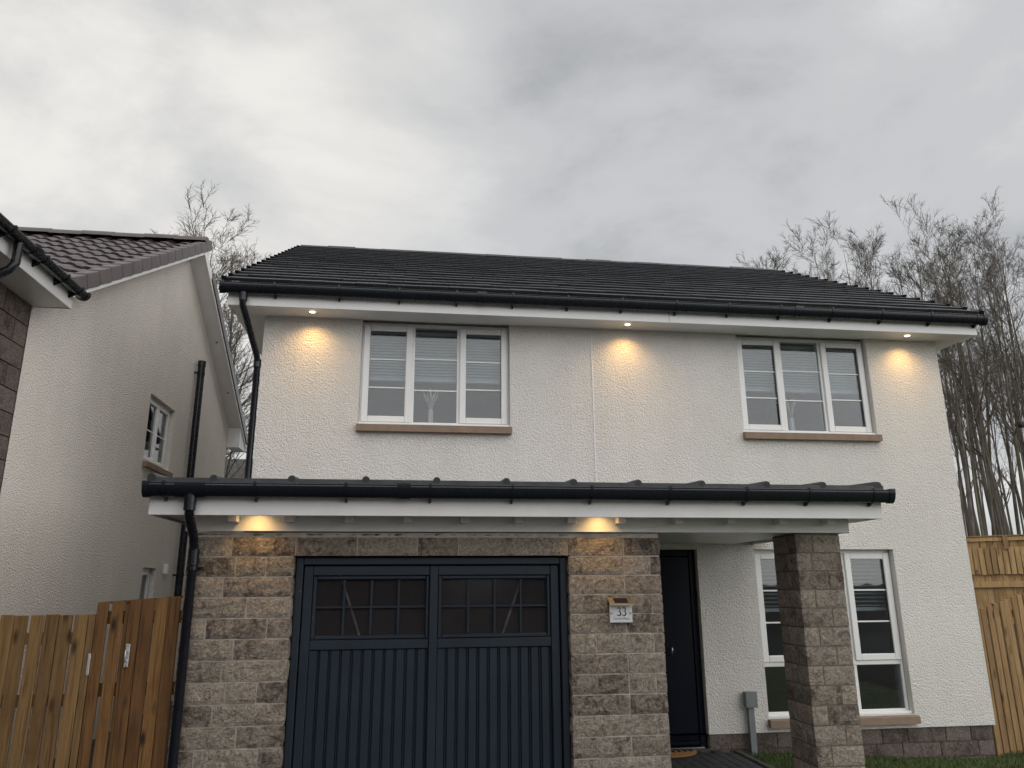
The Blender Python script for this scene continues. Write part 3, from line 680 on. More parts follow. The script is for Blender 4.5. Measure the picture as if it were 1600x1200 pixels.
# ---- front door
fd = MB(); y0 = 0.07
fd.box(door_op[0] + .002, door_op[0] + .07, y0, y0 + .07, .142, 2.128, .006); fd.box(door_op[1] - .07, door_op[1] - .002, y0, y0 + .07, .142, 2.128, .006); fd.box(door_op[0] + .07, door_op[1] - .07, y0 + .001, y0 + .07, 2.06, 2.127, .006)
fdo = fd.build('front_door', 'navy_door', house); fdo['label'] = 'near-black navy front door in the shade of the porch'
box('leaf', 'navy_door', fdo, door_op[0] + .073, door_op[1] - .073, y0 + .015, y0 + .06, .19, 2.057, b=.004)
for (za, zb) in ((.35, .95), (1.1, 1.95)):
    for (xa, xb) in ((3.86, 4.14), (4.25, 4.50)):
        if xa > 4.2: continue
        box('panel', 'navy_door', fdo, xa, xb, y0 + .008, y0 + .0155, za, zb, b=.006)
box('threshold', 'steel', fdo, door_op[0] + .01, door_op[1] - .04, y0 - .05, y0 + .06, .165, .180, b=.005)
box('weather_bar', 'navy_door', fdo, door_op[0] + .075, door_op[1] - .075, y0 - .012, y0 + .014, .195, .24, b=.008)
hd = MB(); hd.tube([(4.342, y0 + .015, 1.135), (4.342, y0 - .03, 1.135), (4.342, y0 - .035, 1.12), (4.342, y0 - .035, 1.07), (4.342, y0 + .015, 1.06)], .008, 8); hd.build('handle', 'steel', fdo)
box('step', 'kerb_concrete', house, 3.68, 4.664, 0.003, 0.30, 0.0, 0.163, b=.004)

# ================================================================== small things by the house
mat_o = thing('doormat', (4.18, -.04, .15), 'half-round brown coir doormat with black rim at the front door', 'doormat')
def half_round(rx, ry, z0, z1, name, mtl, parent, cy=-.03):
    pts = [(4.18 + rx * math.cos(a), cy - ry * math.sin(a)) for a in [math.pi * i / 24 for i in range(25)]]
    return MB().prism(pts, 'z', z0, z1).build(name, mtl, parent)
half_round(.36, .30, .151, .160, 'rim', 'rubber', mat_o); half_round(.315, .255, .1605, .171, 'coir_pad', 'coir', mat_o, -.035)
for i in range(9):
    x = 3.93 + i * .062
    MB().tube([(x, -.05, .172), (x + .012, -.10 - .03 * (1 - abs(i - 4) / 4), .172)], .009, 6).build('scroll_bar', 'rubber', mat_o)
ub = thing('utility_box', (5.11, -.04, .12), 'grey plastic cable box on the wall with a conduit running to the lawn', 'utility box')
box('cover', 'grey_plastic', ub, 5.052, 5.170, -.075, -.006, .555, .70, b=.006); box('lid', 'grey_plastic', ub, 5.049, 5.173, -.082, -.0755, .552, .703, b=.003)
MB().prism([(5.080, .0), (5.142, .0), (5.138, .553), (5.084, .553)], 'y', -.058, -.012).build('conduit', 'grey_plastic', ub)
MB().prism([(5.076, .0), (5.084, .0), (5.082, .55), (5.078, .55)], 'y', -.064, -.012).build('conduit_flange', 'grey_plastic', ub)

sg = thing('house_sign', (3.28, YG - .02, 1.48), 'white number 33 house sign with copper solar lamp hood on the stone', 'house sign')
box('plate', 'acrylic', sg, 3.190, 3.374, YG - .052, YG - .044, 1.480, 1.622, b=.002)
for x in (3.205, 3.359): MB().tube([(x, YG - .06, 1.553), (x, YG + .01, 1.553)], .008, 10).build('stand_off', 'steel', sg)
MB().prism([(YG - .012, 1.672), (YG - .012, 1.664), (YG - .095, 1.612), (YG - .095, 1.620)], 'x', 3.186, 3.377).build('lamp_hood', 'copper_steel', sg)
MB().prism([(YG - .0265, 1.6642), (YG - .0265, 1.6655), (YG - .080, 1.6318), (YG - .080, 1.6305)], 'x', 3.226, 3.338).build('solar_panel', 'solar_cell', sg)
def stroke(mb, pts, y, th=.0015):
    """ribbon with its own width along the way, solid"""
    L_, R_ = [], []
    for i, (x, z, w_) in enumerate(pts):
        xa, za, _ = pts[max(i - 1, 0)]; xb, zb, _ = pts[min(i + 1, len(pts) - 1)]
        t = Vector((xb - xa, zb - za)).normalized(); L_.append((x - t.y * w_ / 2, z + t.x * w_ / 2)); R_.append((x + t.y * w_ / 2, z - t.x * w_ / 2))
    for i in range(len(pts) - 1): mb.prism([L_[i], L_[i + 1], R_[i + 1], R_[i]], 'y', y - th, y)
def digit3(mb, x, z, h, y):
    def arc(cx, cz, rx, rz, a0, a1, w0, n=12):
        return [(x + cx * h + rx * h * math.cos(R(a0 + (a1 - a0) * i / n)), z + cz * h + rz * h * math.sin(R(a0 + (a1 - a0) * i / n)), h * (.03 + w0 * math.sin(math.pi * i / n) ** 1.2)) for i in range(n + 1)]
    stroke(mb, arc(.0, .765, .20, .215, 160, -75, .12), y); stroke(mb, arc(-.02, .29, .27, .275, 100, -150, .14), y)
    stroke(mb, [(x - .26 * h, z + .12 * h, .02 * h), (x - .17 * h, z + .08 * h, .11 * h), (x - .08 * h, z + .02 * h, .05 * h)], y)
    stroke(mb, [(x - .21 * h, z + .86 * h, .02 * h), (x - .16 * h, z + .84 * h, .10 * h), (x - .11 * h, z + .9 * h, .04 * h)], y)
dg = MB(); digit3(dg, 3.264, 1.532, .062, YG - .0525); digit3(dg, 3.306, 1.532, .062, YG - .0525); dg.build('number', 'ink', sg)
fc = bpy.data.curves.new('street_name', 'FONT'); fc.body = 'Carron Place'; fc.size = .0255; fc.align_x = 'CENTER'; fc.extrude = .0005; fc.space_character = .98
fo = bpy.data.objects.new('tmp', fc); COL.objects.link(fo); bpy.context.view_layer.update()
me = bpy.data.meshes.new_from_object(fo.evaluated_get(bpy.context.evaluated_depsgraph_get())); bpy.data.objects.remove(fo)
me.materials.clear(); me.materials.append(MT['ink_grey'])
link('street_name', me, sg, (3.283, YG - .0528, 1.502), (R(90), 0, 0))

# blinds, vases
def blind(op, ztop, zbot, n, y, tilt, label, sw=.046):
    x0, x1 = op[0] + .03, op[1] - .03
    b = thing('venetian_blind', ((x0 + x1) / 2, y, zbot), label, 'blind', 'white venetian blinds behind the windows')
    box('head_rail', 'blind_white', b, x0, x1, y - .022, y + .022, ztop - .035, ztop, b=.004)
    sm = MB().box(-(x1 - x0) / 2 + .004, (x1 - x0) / 2 - .004, -sw / 2, sw / 2, -.0012, .0012, b=0).data('slat', 'blind_white')
    for i in range(n):
        z = zbot + .03 + (ztop - .05 - zbot - .03) * i / (n - 1); link('slat', sm, b, ((x0 + x1) / 2, y, z), (tilt + random.uniform(-.02, .02), 0, 0))
    box('bottom_rail', 'blind_white', b, x0, x1, y - .024, y + .024, zbot - .03, zbot + .008, b=.005)
    for xx in (x0 + .12, (x0 + x1) / 2 - .2, (x0 + x1) / 2 + .2, x1 - .12): box('cord', 'blind_white', b, xx - .0015, xx + .0015, y - .026, y - .024, zbot, ztop, b=0)
blind(win_up[0], 4.54, 3.99, 15, .23, R(52), 'half-lowered white venetian blind behind the left upstairs window')
blind(win_up[1], 4.54, 3.99, 15, .23, R(52), 'half-lowered white venetian blind behind the right upstairs window')
blind(win_lo, 2.09, 1.50, 13, .235, R(14), 'half-lowered white venetian blind behind the ground-floor window', .05)
def vase(x, y, z, label, seed):
    rr = random.Random(seed); v = thing('vase', (x, y, z), label, 'vase', 'white vases on the upstairs window sills')
    prof = [(.026, 0), (.03, .01), (.03, .10), (.029, .17), (.026, .19), (.022, .186)]; n = 16
    vs = [(x + r * math.cos(2 * math.pi * i / n), y + r * math.sin(2 * math.pi * i / n), z + h) for r, h in prof for i in range(n)]
    MB().add(vs, [(k * n + i, k * n + (i + 1) % n, (k + 1) * n + (i + 1) % n, (k + 1) * n + i) for k in range(len(prof) - 1) for i in range(n)], True).build('body', 'ceramic', v)
    for i in range(9):
        a = rr.uniform(0, 6.28); s_ = rr.uniform(.03, .085); h = rr.uniform(.17, .26)
        p = [(x, y, z + .15), (x + math.cos(a) * s_ * .45, y + math.sin(a) * s_ * .2, z + .19 + h * .35), (x + math.cos(a) * s_ * .9, y + math.sin(a) * s_ * .4, z + .19 + h * .75), (x + math.cos(a) * s_, y + math.sin(a) * s_ * .45, z + .19 + h)]
        MB().tube(p, [.003, .0055, .011, .003], 6).build('dried_stem', 'pampas', v)
for op, s, e in ((win_up[0], 'left', 1), (win_up[1], 'right', 5)):
    c = (op[0] + op[1]) / 2
    box('inner_sill', 'upvc', house, op[0], op[1], .262, .40, op[2] + .03, op[2] + .055, b=.004)
    vase(c - .04 + (.0 if e == 1 else -.02), .31, op[2] + .055, 'slim white vase of dried stems in the %s upstairs window' % s, e)

# ================================================================== neighbouring house
NX = -1.90; VX = -1.65; PY, PZ = 3.38, 6.96; TS = 0.567; NS = math.atan(TS)
nb = thing('neighbour_house', (-5, 3, 0), 'neighbouring cream house with brown tiled gable roof and stone-faced front wing', 'house')
und = lambda y: PZ - TS * abs(y - PY) - .19
def gable():
    holes = [(2.50, 3.60, 3.40, 4.31), (2.99, 3.52, 1.0, 2.03)]
    # built flat in (y, z): wall faces +x
    mb = MB(); ys = sorted({-0.88, 6.94, PY, *[h[0] for h in holes], *[h[1] for h in holes]})
    for a, b in zip(ys, ys[1:]):
        zs = [0.0]; hs = [h for h in holes if h[0] < (a + b) / 2 < h[1]]
        segs = []; z = -.2
        for h in sorted(hs, key=lambda h: h[2]): segs.append((z, z, h[2], h[2])); z = h[3]
        segs.append((z, z, und(a), und(b)))
        for (p, q, r_, s_) in segs:
            for x in (NX, NX - .26): mb.add([(x, a, p), (x, b, q), (x, b, s_), (x, a, r_)], [(0, 1, 2, 3)])
        mb.add([(NX, a, und(a)), (NX, b, und(b)), (NX - .26, b, und(b)), (NX - .26, a, und(a))], [(0, 1, 2, 3)])
    for (a, b, c, e) in holes:
        p = [(a, c), (b, c), (b, e), (a, e)]
        for i in range(4): mb.add([(NX, *p[i]), (NX, *p[(i + 1) % 4]), (NX - .26, *p[(i + 1) % 4]), (NX - .26, *p[i])], [(0, 1, 2, 3)])
    mb.add([(NX, 6.94, -.2), (NX - .26, 6.94, -.2), (NX - .26, 6.94, und(6.94)), (NX, 6.94, und(6.94))], [(0, 1, 2, 3)])
    return weld(mb.build('gable_wall', 'harling_cream', nb)), holes
gwall, nholes = gable()
box('back_wall', 'harling_cream', nb, -9.5, NX - .262, 6.68, 6.938, -.2, und(6.94), b=0)
box('room_floor', 'room_floor', nb, -6, NX - .262, -.5, 6.6, 2.3, 2.5, b=0); box('partition', 'room_paint', nb, -5.1, -5.0, -.5, 6.6, -.2, 4.6, b=0); box('partition', 'room_paint', nb, -5.0, NX - .262, 1.4, 1.5, 2.5, 4.9, b=0)
box('attic_floor', 'room_paint', nb, -6, NX - .262, -.5, 6.6, 4.42, 4.46, b=0)
def side_window(h, cols, name='window', bars=True):
    a, b, c, e = h; xf = NX - .07; f = MB(); cw = .045
    f.box(xf - .06, xf, a + .003, a + cw, c + .002, e - .002, .004); f.box(xf - .06, xf, b - cw, b - .003, c + .002, e - .002, .004); f.box(xf - .059, xf - .001, a + cw, b - cw, e - cw, e - .003, .004); f.box(xf - .059, xf - .001, a + cw, b - cw, c + .003, c + cw, .004)
    wn = f.build(name, 'upvc', nb); n = cols; wd = (b - a - 2 * cw) / n
    for i in range(n):
        p, q = a + cw + i * wd, a + cw + (i + 1) * wd; s = MB(); sw = .05
        s.box(xf - .04, xf + .015, p + .004, p + sw, c + cw, e - cw, .006); s.box(xf - .04, xf + .015, q - sw, q - .004, c + cw, e - cw, .006); s.box(xf - .039, xf + .014, p + sw, q - sw, e - cw - sw, e - cw - .001, .006); s.box(xf - .039, xf + .014, p + sw, q - sw, c + cw + .001, c + cw + sw, .006)
        s.build('sash', 'upvc', wn); box('pane', 'glass', wn, xf - .02, xf - .014, p + sw - .004, q - sw + .004, c + cw + sw - .004, e - cw - sw + .004, b=0)
        if bars:
            zb = (c + e) / 2; box('glazing_bar', 'upvc', wn, xf - .0135, xf - .006, p + sw, q - sw, zb - .009, zb + .009, b=.002)
    return wn
side_window(nholes[0], 2); side_window(nholes[1], 1, bars=False)
a, b, c, e = nholes[0]
MB().prism([(NX - .07, c - .085), (NX + .06, c - .085), (NX + .06, c - .02), (NX - .07, c - .002)], 'y', a - .02, b + .02).build('sill', 'sill_stone', nb)
box('extract_vent', 'upvc', nb, NX + .001, NX + .05, 3.83, 3.94, 1.955, 2.10, b=.01)
# soil pipe
sp = MB().tube([(NX + .085, 4.42, 0.0), (NX + .085, 4.42, 5.28)], .057, 14).build('soil_pipe', 'gutter_plastic', nb)
MB().tube([(NX + .085, 4.42, 5.24), (NX + .085, 4.42, 5.33)], .064, 14).build('vent_cap', 'gutter_plastic', sp)
for z in (1.95, 3.3, 5.12):
    c_ = MB(); c_.tube([(NX + .085, 4.42, z - .02), (NX + .085, 4.42, z + .02)], .063, 14); c_.box(NX, NX + .06, 4.33, 4.36, z - .012, z + .012, .003); c_.build('pipe_clip', 'gutter_plastic', sp)
# verge boards, soffit
def slope_prism(name, mtl, x0, x1, ya, yb, top, bot):
    zt_ = lambda y: PZ - TS * abs(y - PY)
    return MB().prism([(ya, zt_(ya) + bot), (yb, zt_(yb) + bot), (yb, zt_(yb) + top), (ya, zt_(ya) + top)], 'x', x0, x1).build(name, mtl, nb)
for (ya, yb) in ((-.80, PY), (PY, 7.50)):
    slope_prism('barge_board', 'painted_board', VX - .022, VX - .002, ya, yb, -.055, -.205)
    slope_prism('verge_soffit', 'painted_board', NX + .001, VX - .023, ya, yb, -.178, -.19)
MB().prism([(6.941, 4.36), (7.5, 4.36), (7.5, 4.43), (6.941, 4.74)], 'x', NX + .001, VX - .024).build('eave_box', 'painted_board', nb)
box('security_camera', 'upvc', nb, VX - .02, VX + .045, 7.42, 7.50, 4.34, 4.41, b=.02)
for y_ in (5.0, 6.1): MB().tube([(-1.77, y_, und(y_) - .001), (-1.77, y_, und(y_) - .012)], .022, 10).build('soffit_light', 'ink_grey', nb)
# roof deck + tiles
dk = MB().prism([(-.75, PZ - TS * (PY + .75) - .06), (PY, PZ - .06), (7.5, PZ - TS * (7.5 - PY) - .06), (7.5, PZ - TS * (7.5 - PY) - .09), (PY, PZ - .17), (-.75, PZ - TS * (PY + .75) - .09)], 'x', -9.5, VX - .03).build('roof', 'tile_brown', nb)
TWn, TGn = .30, .315; ns = 12
def pan_tile():
    mb = MB(); Ltile = .40; vs = []
    for y, lift in ((0, .030), (.012, .033), (Ltile, .0)):
        for i in range(ns + 1):
            u = i / ns; h = .034 * max(0, math.sin(u * math.pi * 2 - .5)) ** .8 - .006 * max(0, -math.sin(u * math.pi * 2 - .5))
            vs.append((u * TWn * 1.04 - TWn / 2, y, h + lift))
    n = ns + 1
    mb.add(vs, [(j * n + i, j * n + i + 1, (j + 1) * n + i + 1, (j + 1) * n + i) for j in range(2) for i in range(ns)], True)
    low = [(vs[i][0], 0.0, vs[i][2] - .02) for i in range(n)]
    mb.add(vs[:n] + low, [(i, i + 1, n + i + 1, n + i) for i in range(ns)])
    return mb.data('roof_tile', 'tile_brown')
pt = pan_tile(); cs, sn = math.cos(NS), math.sin(NS); ncourse = int((PY + .75) / cs / TGn) + 1
random.seed(5)
for c in range(ncourse):
    y = -.78 + cs * TGn * c; z = PZ - TS * (PY - y) - .055
    for i in range(14):
        link('roof_tile', pt, dk, (VX - .18 - i * TWn, y, z + random.uniform(-.003, .003)), (NS + random.uniform(-.008, .008), random.uniform(-.008, .008), 0))
vt = MB(); vt.box(-.11, .012, 0, TGn - .006, -.018, .012, .008); vt.box(-.006, .0125, 0.001, TGn - .007, -.145, .008, .008)
vtm = vt.data('verge_tile', 'tile_verge')
for c in range(ncourse):
    y = -.78 + cs * TGn * c; z = PZ - TS * (PY - y) + .012
    link('verge_tile', vtm, dk, (VX + .006, y, z), (NS - .035, 0, random.uniform(-.012, .012)))
vbm = MB().box(-.11, .0125, -.03 - TGn, 0, -.145, .012, .006).data('verge_tile', 'tile_brown')
for c in range(13):
    y = 7.52 - cs * TGn * c; link('verge_tile', vbm, dk, (VX + .006, y, PZ - TS * (y - PY) + .012), (-NS - .02, 0, 0))
rmn = ridge_mesh(.46, .14, 'tile_verge', 'ridge_tile')
for i in range(10): link('ridge_tile', rmn, dk, (VX + .02 - .46 - i * .45, PY, PZ - .03 + (.008 if i % 2 else 0)), (0, random.uniform(-.008, .008), 0))
# front wing: stone side wall, eaves box, gutter
sw_ = box('stone_wing_wall', 'mortar_dark', nb, NX - .26, NX - .02, -6.2, -.885, -.2, 4.30, b=0)
random.seed(9)
for c in range(22):
    z0 = 4.28 - (c + 1) * .205; y = -.89 - (0.0 if c % 2 else -.0); first = True
    if z0 < 0.6: break
    while y > -4.4:
        ln = random.choice((.44, .44, .30)) if not first else (.22 if c % 2 else .44); first = False
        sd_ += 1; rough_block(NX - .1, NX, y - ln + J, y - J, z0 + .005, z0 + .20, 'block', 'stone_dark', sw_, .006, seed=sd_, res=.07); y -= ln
WX = -1.572
box('wing_soffit', 'painted_board', nb, NX - .001, WX - .012, -6.2, -.862, 4.283, 4.295, b=0)
box('wing_fascia', 'painted_board', nb, WX - .011, WX, -6.2, -.85, 4.275, 4.46, b=.003)
box('wing_end_board', 'painted_board', nb, NX + .002, WX - .012, -.861, -.85, 4.277, 4.46, b=.002)
def gutter_y(y0, y1, xc, zc, r, br):
    n = 15; outer = [(xc + r * math.cos(a), zc + r * math.sin(a)) for a in [math.pi + math.pi * i / 14 for i in range(n)]]; inner = [(xc + (r - .004) * math.cos(a), zc + (r - .004) * math.sin(a)) for a in [2 * math.pi - math.pi * i / 14 for i in range(n)]]
    poly = outer + inner; k = len(poly); g_ = MB().add([(p[0], y0, p[1]) for p in poly] + [(p[0], y1, p[1]) for p in poly], [(i, k + i, k + (i + 1) % k, (i + 1) % k) for i in range(k)], True).build('wing_gutter', 'gutter_plastic', nb)
    def half(ya, yb, rr, nm): MB().prism([(xc - rr, zc + .012)] + [(xc + rr * math.cos(a), zc + rr * math.sin(a)) for a in [math.pi + math.pi * i / 12 for i in range(13)]] + [(xc + rr, zc + .012)], 'y', ya, yb).build(nm, 'gutter_plastic', g_)
    for y in br:
        half(y - .012, y + .012, r + .006, 'bracket'); MB().prism([(xc + .01, zc - r), (xc - r - .004, zc - r * .4), (xc - r - .004, zc - r - .035)], 'y', y - .01, y + .01).build('bracket_arm', 'gutter_plastic', g_)
    half(y1 - .03, y1 + .012, r + .007, 'end_cap'); half(-1.85, -1.75, r + .006, 'union')
    MB().tube([(xc, -2.02, zc - .03), (xc, -2.02, zc - .22), (xc - .03, -2.03, zc - .28), (NX + .06, -2.10, zc - .52), (NX + .05, -2.10, zc - .62), (NX + .05, -2.10, .1)], .034, 12).build('wing_downpipe', 'gutter_plastic', g_)
gutter_y(-6.2, -.80, WX + .064, 4.445, .058, [-.95, -1.25, -1.65, -2.2, -2.8])
MB().prism([(WX + .03, 4.475), (WX + .03, 4.50), (-4.2, 6.0), (-4.2, 5.97)], 'y', -6.2, -.84).build('wing_roof', 'tile_brown', nb)

# ================================================================== fences
bmesh_cache = {}
def board(mtl, wd, ht, th=.02):
    key = (mtl, round(wd, 3), round(ht, 3), th)
    if key not in bmesh_cache: bmesh_cache[key] = MB().box(-wd / 2, wd / 2, -th / 2, th / 2, 0, ht, b=.003).data('board', mtl)
    return bmesh_cache[key]
random.seed(13)
fl = thing('slatted_fence', (-1.2, YG + .1, 0), 'brown slatted timber fence with gaps, left of the gate', 'fence')
x = -.752
while x > -2.9:
    link('board', board('fence_wood', .088, 1.47 + random.uniform(-.004, .004)), fl, (x, YG, .115), (random.uniform(-.008, .008), random.uniform(-.006, .006), random.uniform(-.02, .02))); x -= .1005
for z in (.45, 1.0, 1.42): box('rail', 'fence_wood', fl, -2.95, -.70, YG + .012, YG + .05, z - .04, z + .04, b=.004)
box('post', 'fence_wood', fl, -.70, -.655, YG - .012, YG + .07, .05, 1.585, b=.004); box('post', 'fence_wood', fl, -2.98, -2.90, YG + .051, YG + .13, .05, 1.6, b=.004)
lt_ = MB().box(-.668, -.648, YG - .02, YG - .0125, 1.165, 1.315, .003).build('hinge_plate', 'galvanised', fl)
gt = thing('timber_gate', (-.35, YG, 0), 'tall brown boarded timber gate with metal latch beside the downpipe', 'gate')
gtop = lambda x: 1.665 + (x + .65) * .068
for (a, b, dy) in ((-.648, -.572, .0), (-.548, -.468, -.01), (-.466, -.434, .028), (-.432, -.348, .0), (-.342, -.254, .0), (-.248, -.160, .0), (-.154, -.070, .0)):
    link('board', board('gate_wood', b - a, gtop((a + b) / 2) - .115), gt, ((a + b) / 2, YG + dy, .115), (random.uniform(-.006, .006), random.uniform(-.004, .004), 0))
for z in (.5, 1.06, 1.56): box('rail', 'gate_wood', gt, -.60, -.07, YG + .0405, YG + .075, z - .045, z + .045, b=.004)
MB().prism([(-.65, gtop(-.65) - .012), (-.068, gtop(-.068) - .012), (-.068, gtop(-.068) + .004), (-.65, gtop(-.65) + .004)], 'y', YG + .011, YG + .04).build('top_rail', 'gate_wood', gt)
lp = MB().box(-.418, -.388, YG - .0165, YG - .0105, 1.215, 1.375, .003).build('latch_plate', 'galvanised', gt)
MB().tube([(-.403, YG - .017, 1.33), (-.403, YG - .05, 1.33), (-.403, YG - .05, 1.26), (-.403, YG - .017, 1.26)], .006, 8).build('pull', 'galvanised', lp)
for z in (1.225, 1.365): MB().tube([(-.403, YG - .0168, z), (-.403, YG - .019, z)], .005, 8).build('screw', 'ink_grey', lp)
# right side fence next to the house
fr_ = thing('boarded_fence', (8.6, .3, 0), 'brown close-boarded fence closing the gap right of the house', 'fence')
x = W + .06
while x < 10.2:
    ht = min(1.9, 1.475 + (x - 7.95) * .21) + .1; link('board', board('fence_mid', .094, round(ht, 2)), fr_, (x, .06 + (x - W) * .35 + (0.0), gz(x, .2) - .08), (random.uniform(-.008, .008), random.uniform(-.006, .006), .34)); x += .111
for z in (.4, .95, 1.42): MB().prism([(W + .02, .085), (10.2, .085 + .82), (10.2, .13 + .82), (W + .02, .13)], 'z', z - .04, z + .04).build('rail', 'fence_mid', fr_)
# far boundary fence, hit-and-miss boards
ff = thing('boundary_fence', (14, 6.8, 1), 'paler tall boundary fence with posts, in front of the bare trees', 'fence')
A = Vector((12.0, 7.9)); B = Vector((17.6, 4.4)); dv = (B - A).normalized(); ln = (B - A).length; ang = math.atan2(dv.y, dv.x); nv = Vector((dv.y, -dv.x))
tz = lambda s: 2.70 + 0.012 * s
s = 0.0; i = 0
while s < ln:
    p = A + dv * s
    link('board', board('fence_pale', .105, 1.75), ff, (p.x, p.y, tz(s) - 1.78), (0, random.uniform(-.01, .01), ang))
    q = p + nv * .055 + dv * .05
    link('board', board('fence_pale', .092, .55), ff, (q.x, q.y, tz(s) - .80 + random.uniform(-.006, .006)), (0, random.uniform(-.012, .012), ang))
    s += .108; i += 1
def bar(name, s0, s1, off, th, z0, z1, z0b=None):
    a = A + dv * s0 + nv * off; b = A + dv * s1 + nv * off; c = nv * th
    mb = MB(); pts = [(a.x, a.y), (b.x, b.y), (b.x + c.x, b.y + c.y), (a.x + c.x, a.y + c.y)]
    mb.add([(px_, py_, z + tz(s_)) for z in (z0, z1) for (px_, py_), s_ in zip(pts, (s0, s1, s1, s0))], [(0, 1, 2, 3), (7, 6, 5, 4), (0, 4, 5, 1), (1, 5, 6, 2), (2, 6, 7, 3), (3, 7, 4, 0)]); return mb.build(name, 'fence_pale', ff)
bar('top_rail', 0, ln, .012, .035, -.12, -.04); bar('rail', 0, ln, .012, .06, -1.06, -.94); bar('rail', 0, ln, .012, .035, -1.6, -1.5); bar('cap', 0, ln, -.03, .10, -.028, -.005)
for s0 in np.arange(.35, ln, .98): bar('post', s0, s0 + .085, .048, .06, -.30, -.03)
for s0 in np.arange(.35, ln, 1.96): bar('post', s0, s0 + .095, -.11, .095, -2.2, -.03)

# ================================================================== trees
def make_tree(seed, H, r0, clear=.35, spread=.30, n1=26, n2=7, n3=5, n4=3, fork=1):
    rg = np.random.default_rng(seed)
    groups = {}
    def grow(starts, dirs, lens, rads, npts, wander, up, sides, taper):
        """starts (n,3): returns polylines (n,npts,3) and radii"""
        n = len(starts); P = np.zeros((n, npts, 3)); P[:, 0] = starts; d = dirs / np.linalg.norm(dirs, axis=1, keepdims=True); st = lens / (npts - 1)
        for k in range(1, npts):
            d = d + rg.normal(0, wander, (n, 3)); d[:, 2] += up; d /= np.linalg.norm(d, axis=1, keepdims=True); P[:, k] = P[:, k - 1] + d * st[:, None]
        t = np.linspace(0, 1, npts); RR = rads[:, None] * (1 - (1 - taper) * t[None, :]); groups.setdefault((npts, sides), []).append((P, RR)); return P, RR
    def kids(P, RR, m, t0, t1, ang, lr, rr, lens):
        n, npts, _ = P.shape; t = rg.uniform(t0, t1, (n, m)); x = t * (npts - 1); i = np.minimum(x.astype(int), npts - 2); f = (x - i)[..., None]; idx = np.arange(n)[:, None]
        s = P[idx, i] * (1 - f) + P[idx, i + 1] * f; ax = P[idx, i + 1] - P[idx, i]; ax /= np.linalg.norm(ax, axis=2, keepdims=True)
        rd = rg.normal(0, 1, (n, m, 3)); rd -= ax * (rd * ax).sum(2, keepdims=True); rd /= np.linalg.norm(rd, axis=2, keepdims=True)
        a = rg.normal(ang, .16, (n, m, 1)); d = ax * np.cos(a) + rd * np.sin(a)
        l = lens[:, None] * lr * rg.uniform(.55, 1.1, (n, m)) * (1.12 - .62 * t); r = (RR[idx, i] * (1 - f[..., 0]) + RR[idx, i + 1] * f[..., 0]) * rr
        return s.reshape(-1, 3), d.reshape(-1, 3), l.ravel(), r.ravel()
    st = np.zeros((fork, 3)); dr = np.array([[rg.normal(0, .10) * (fork > 1), rg.normal(0, .10) * (fork > 1), 1.0] for _ in range(fork)]); L0 = np.array([H * rg.uniform(.85, 1) if i else H for i in range(fork)])
    T, TR = grow(st, dr, L0, np.full(fork, r0 * (1 if fork == 1 else .75)), 14, .020, .03, 7, .03)
    a = kids(T, TR, n1, clear, .98, .46, spread, .50, L0); b1, r1 = grow(*a[:2], a[2], a[3], 8, .028, .032, 5, .20)
    a2 = kids(b1, r1, n2, .12, .97, .48, .55, .52, a[2]); b2, r2 = grow(*a2[:2], a2[2], np.maximum(a2[3], .006), 6, .03, .02, 4, .35)
    a3 = kids(b2, r2, n3, .12, .97, .52, .58, .62, a2[2]); b3, r3 = grow(*a3[:2], np.maximum(a3[2], .15), np.maximum(a3[3], .0044), 4, .035, .015, 3, .5)
    if n4:
        a4 = kids(b3, r3, n4, .15, .95, .52, .60, .7, a3[2]); grow(*a4[:2], np.maximum(a4[2], .14), np.maximum(a4[3], .0036), 3, .05, .02, 3, .6)
    parts_ = {'trunk': [], 'crown': []}
    V, F_, off = [], [], 0
    def mesh_for(keys, name):
        V, F_ = [], []; off = 0
        for key in keys:
            if key not in groups: continue
            npts, sides = key
            for P, RR in groups[key]:
                n = len(P); tg = np.gradient(P, axis=1); tg /= np.linalg.norm(tg, axis=2, keepdims=True) + 1e-9
                ref = np.where(np.abs(tg[..., 2:3]) < .9, np.array([0, 0, 1.0]), np.array([1.0, 0, 0])); u = np.cross(ref, tg); u /= np.linalg.norm(u, axis=2, keepdims=True) + 1e-9; q = np.cross(tg, u)
                an = np.arange(sides) * 2 * np.pi / sides; ring = P[:, :, None, :] + RR[:, :, None, None] * (u[:, :, None, :] * np.cos(an)[None, None, :, None] + q[:, :, None, :] * np.sin(an)[None, None, :, None])
                V.append(ring.reshape(-1, 3)); b0 = off + (np.arange(n) * npts * sides)[:, None, None]; k = np.arange(npts - 1)[None, :, None] * sides; j = np.arange(sides)[None, None, :]; j2 = (j + 1) % sides
                F_.append(np.stack([b0 + k + j, b0 + k + j2, b0 + k + sides + j2, b0 + k + sides + j], -1).reshape(-1, 4)); off += n * npts * sides
        V = np.concatenate(V); F_ = np.concatenate(F_); me = bpy.data.meshes.new(name)
        me.vertices.add(len(V)); me.vertices.foreach_set('co', V.ravel()); me.loops.add(F_.size); me.loops.foreach_set('vertex_index', F_.ravel().astype(np.int32)); me.polygons.add(len(F_))
        me.polygons.foreach_set('loop_start', np.arange(0, F_.size, 4, dtype=np.int32)); me.polygons.foreach_set('use_smooth', np.ones(len(F_), bool)); me.update(calc_edges=True); me.materials.append(MT['bark']); return me
    return mesh_for([(14, 7)], 'trunk'), mesh_for([(8, 5), (6, 4), (4, 3), (3, 3)], 'crown')
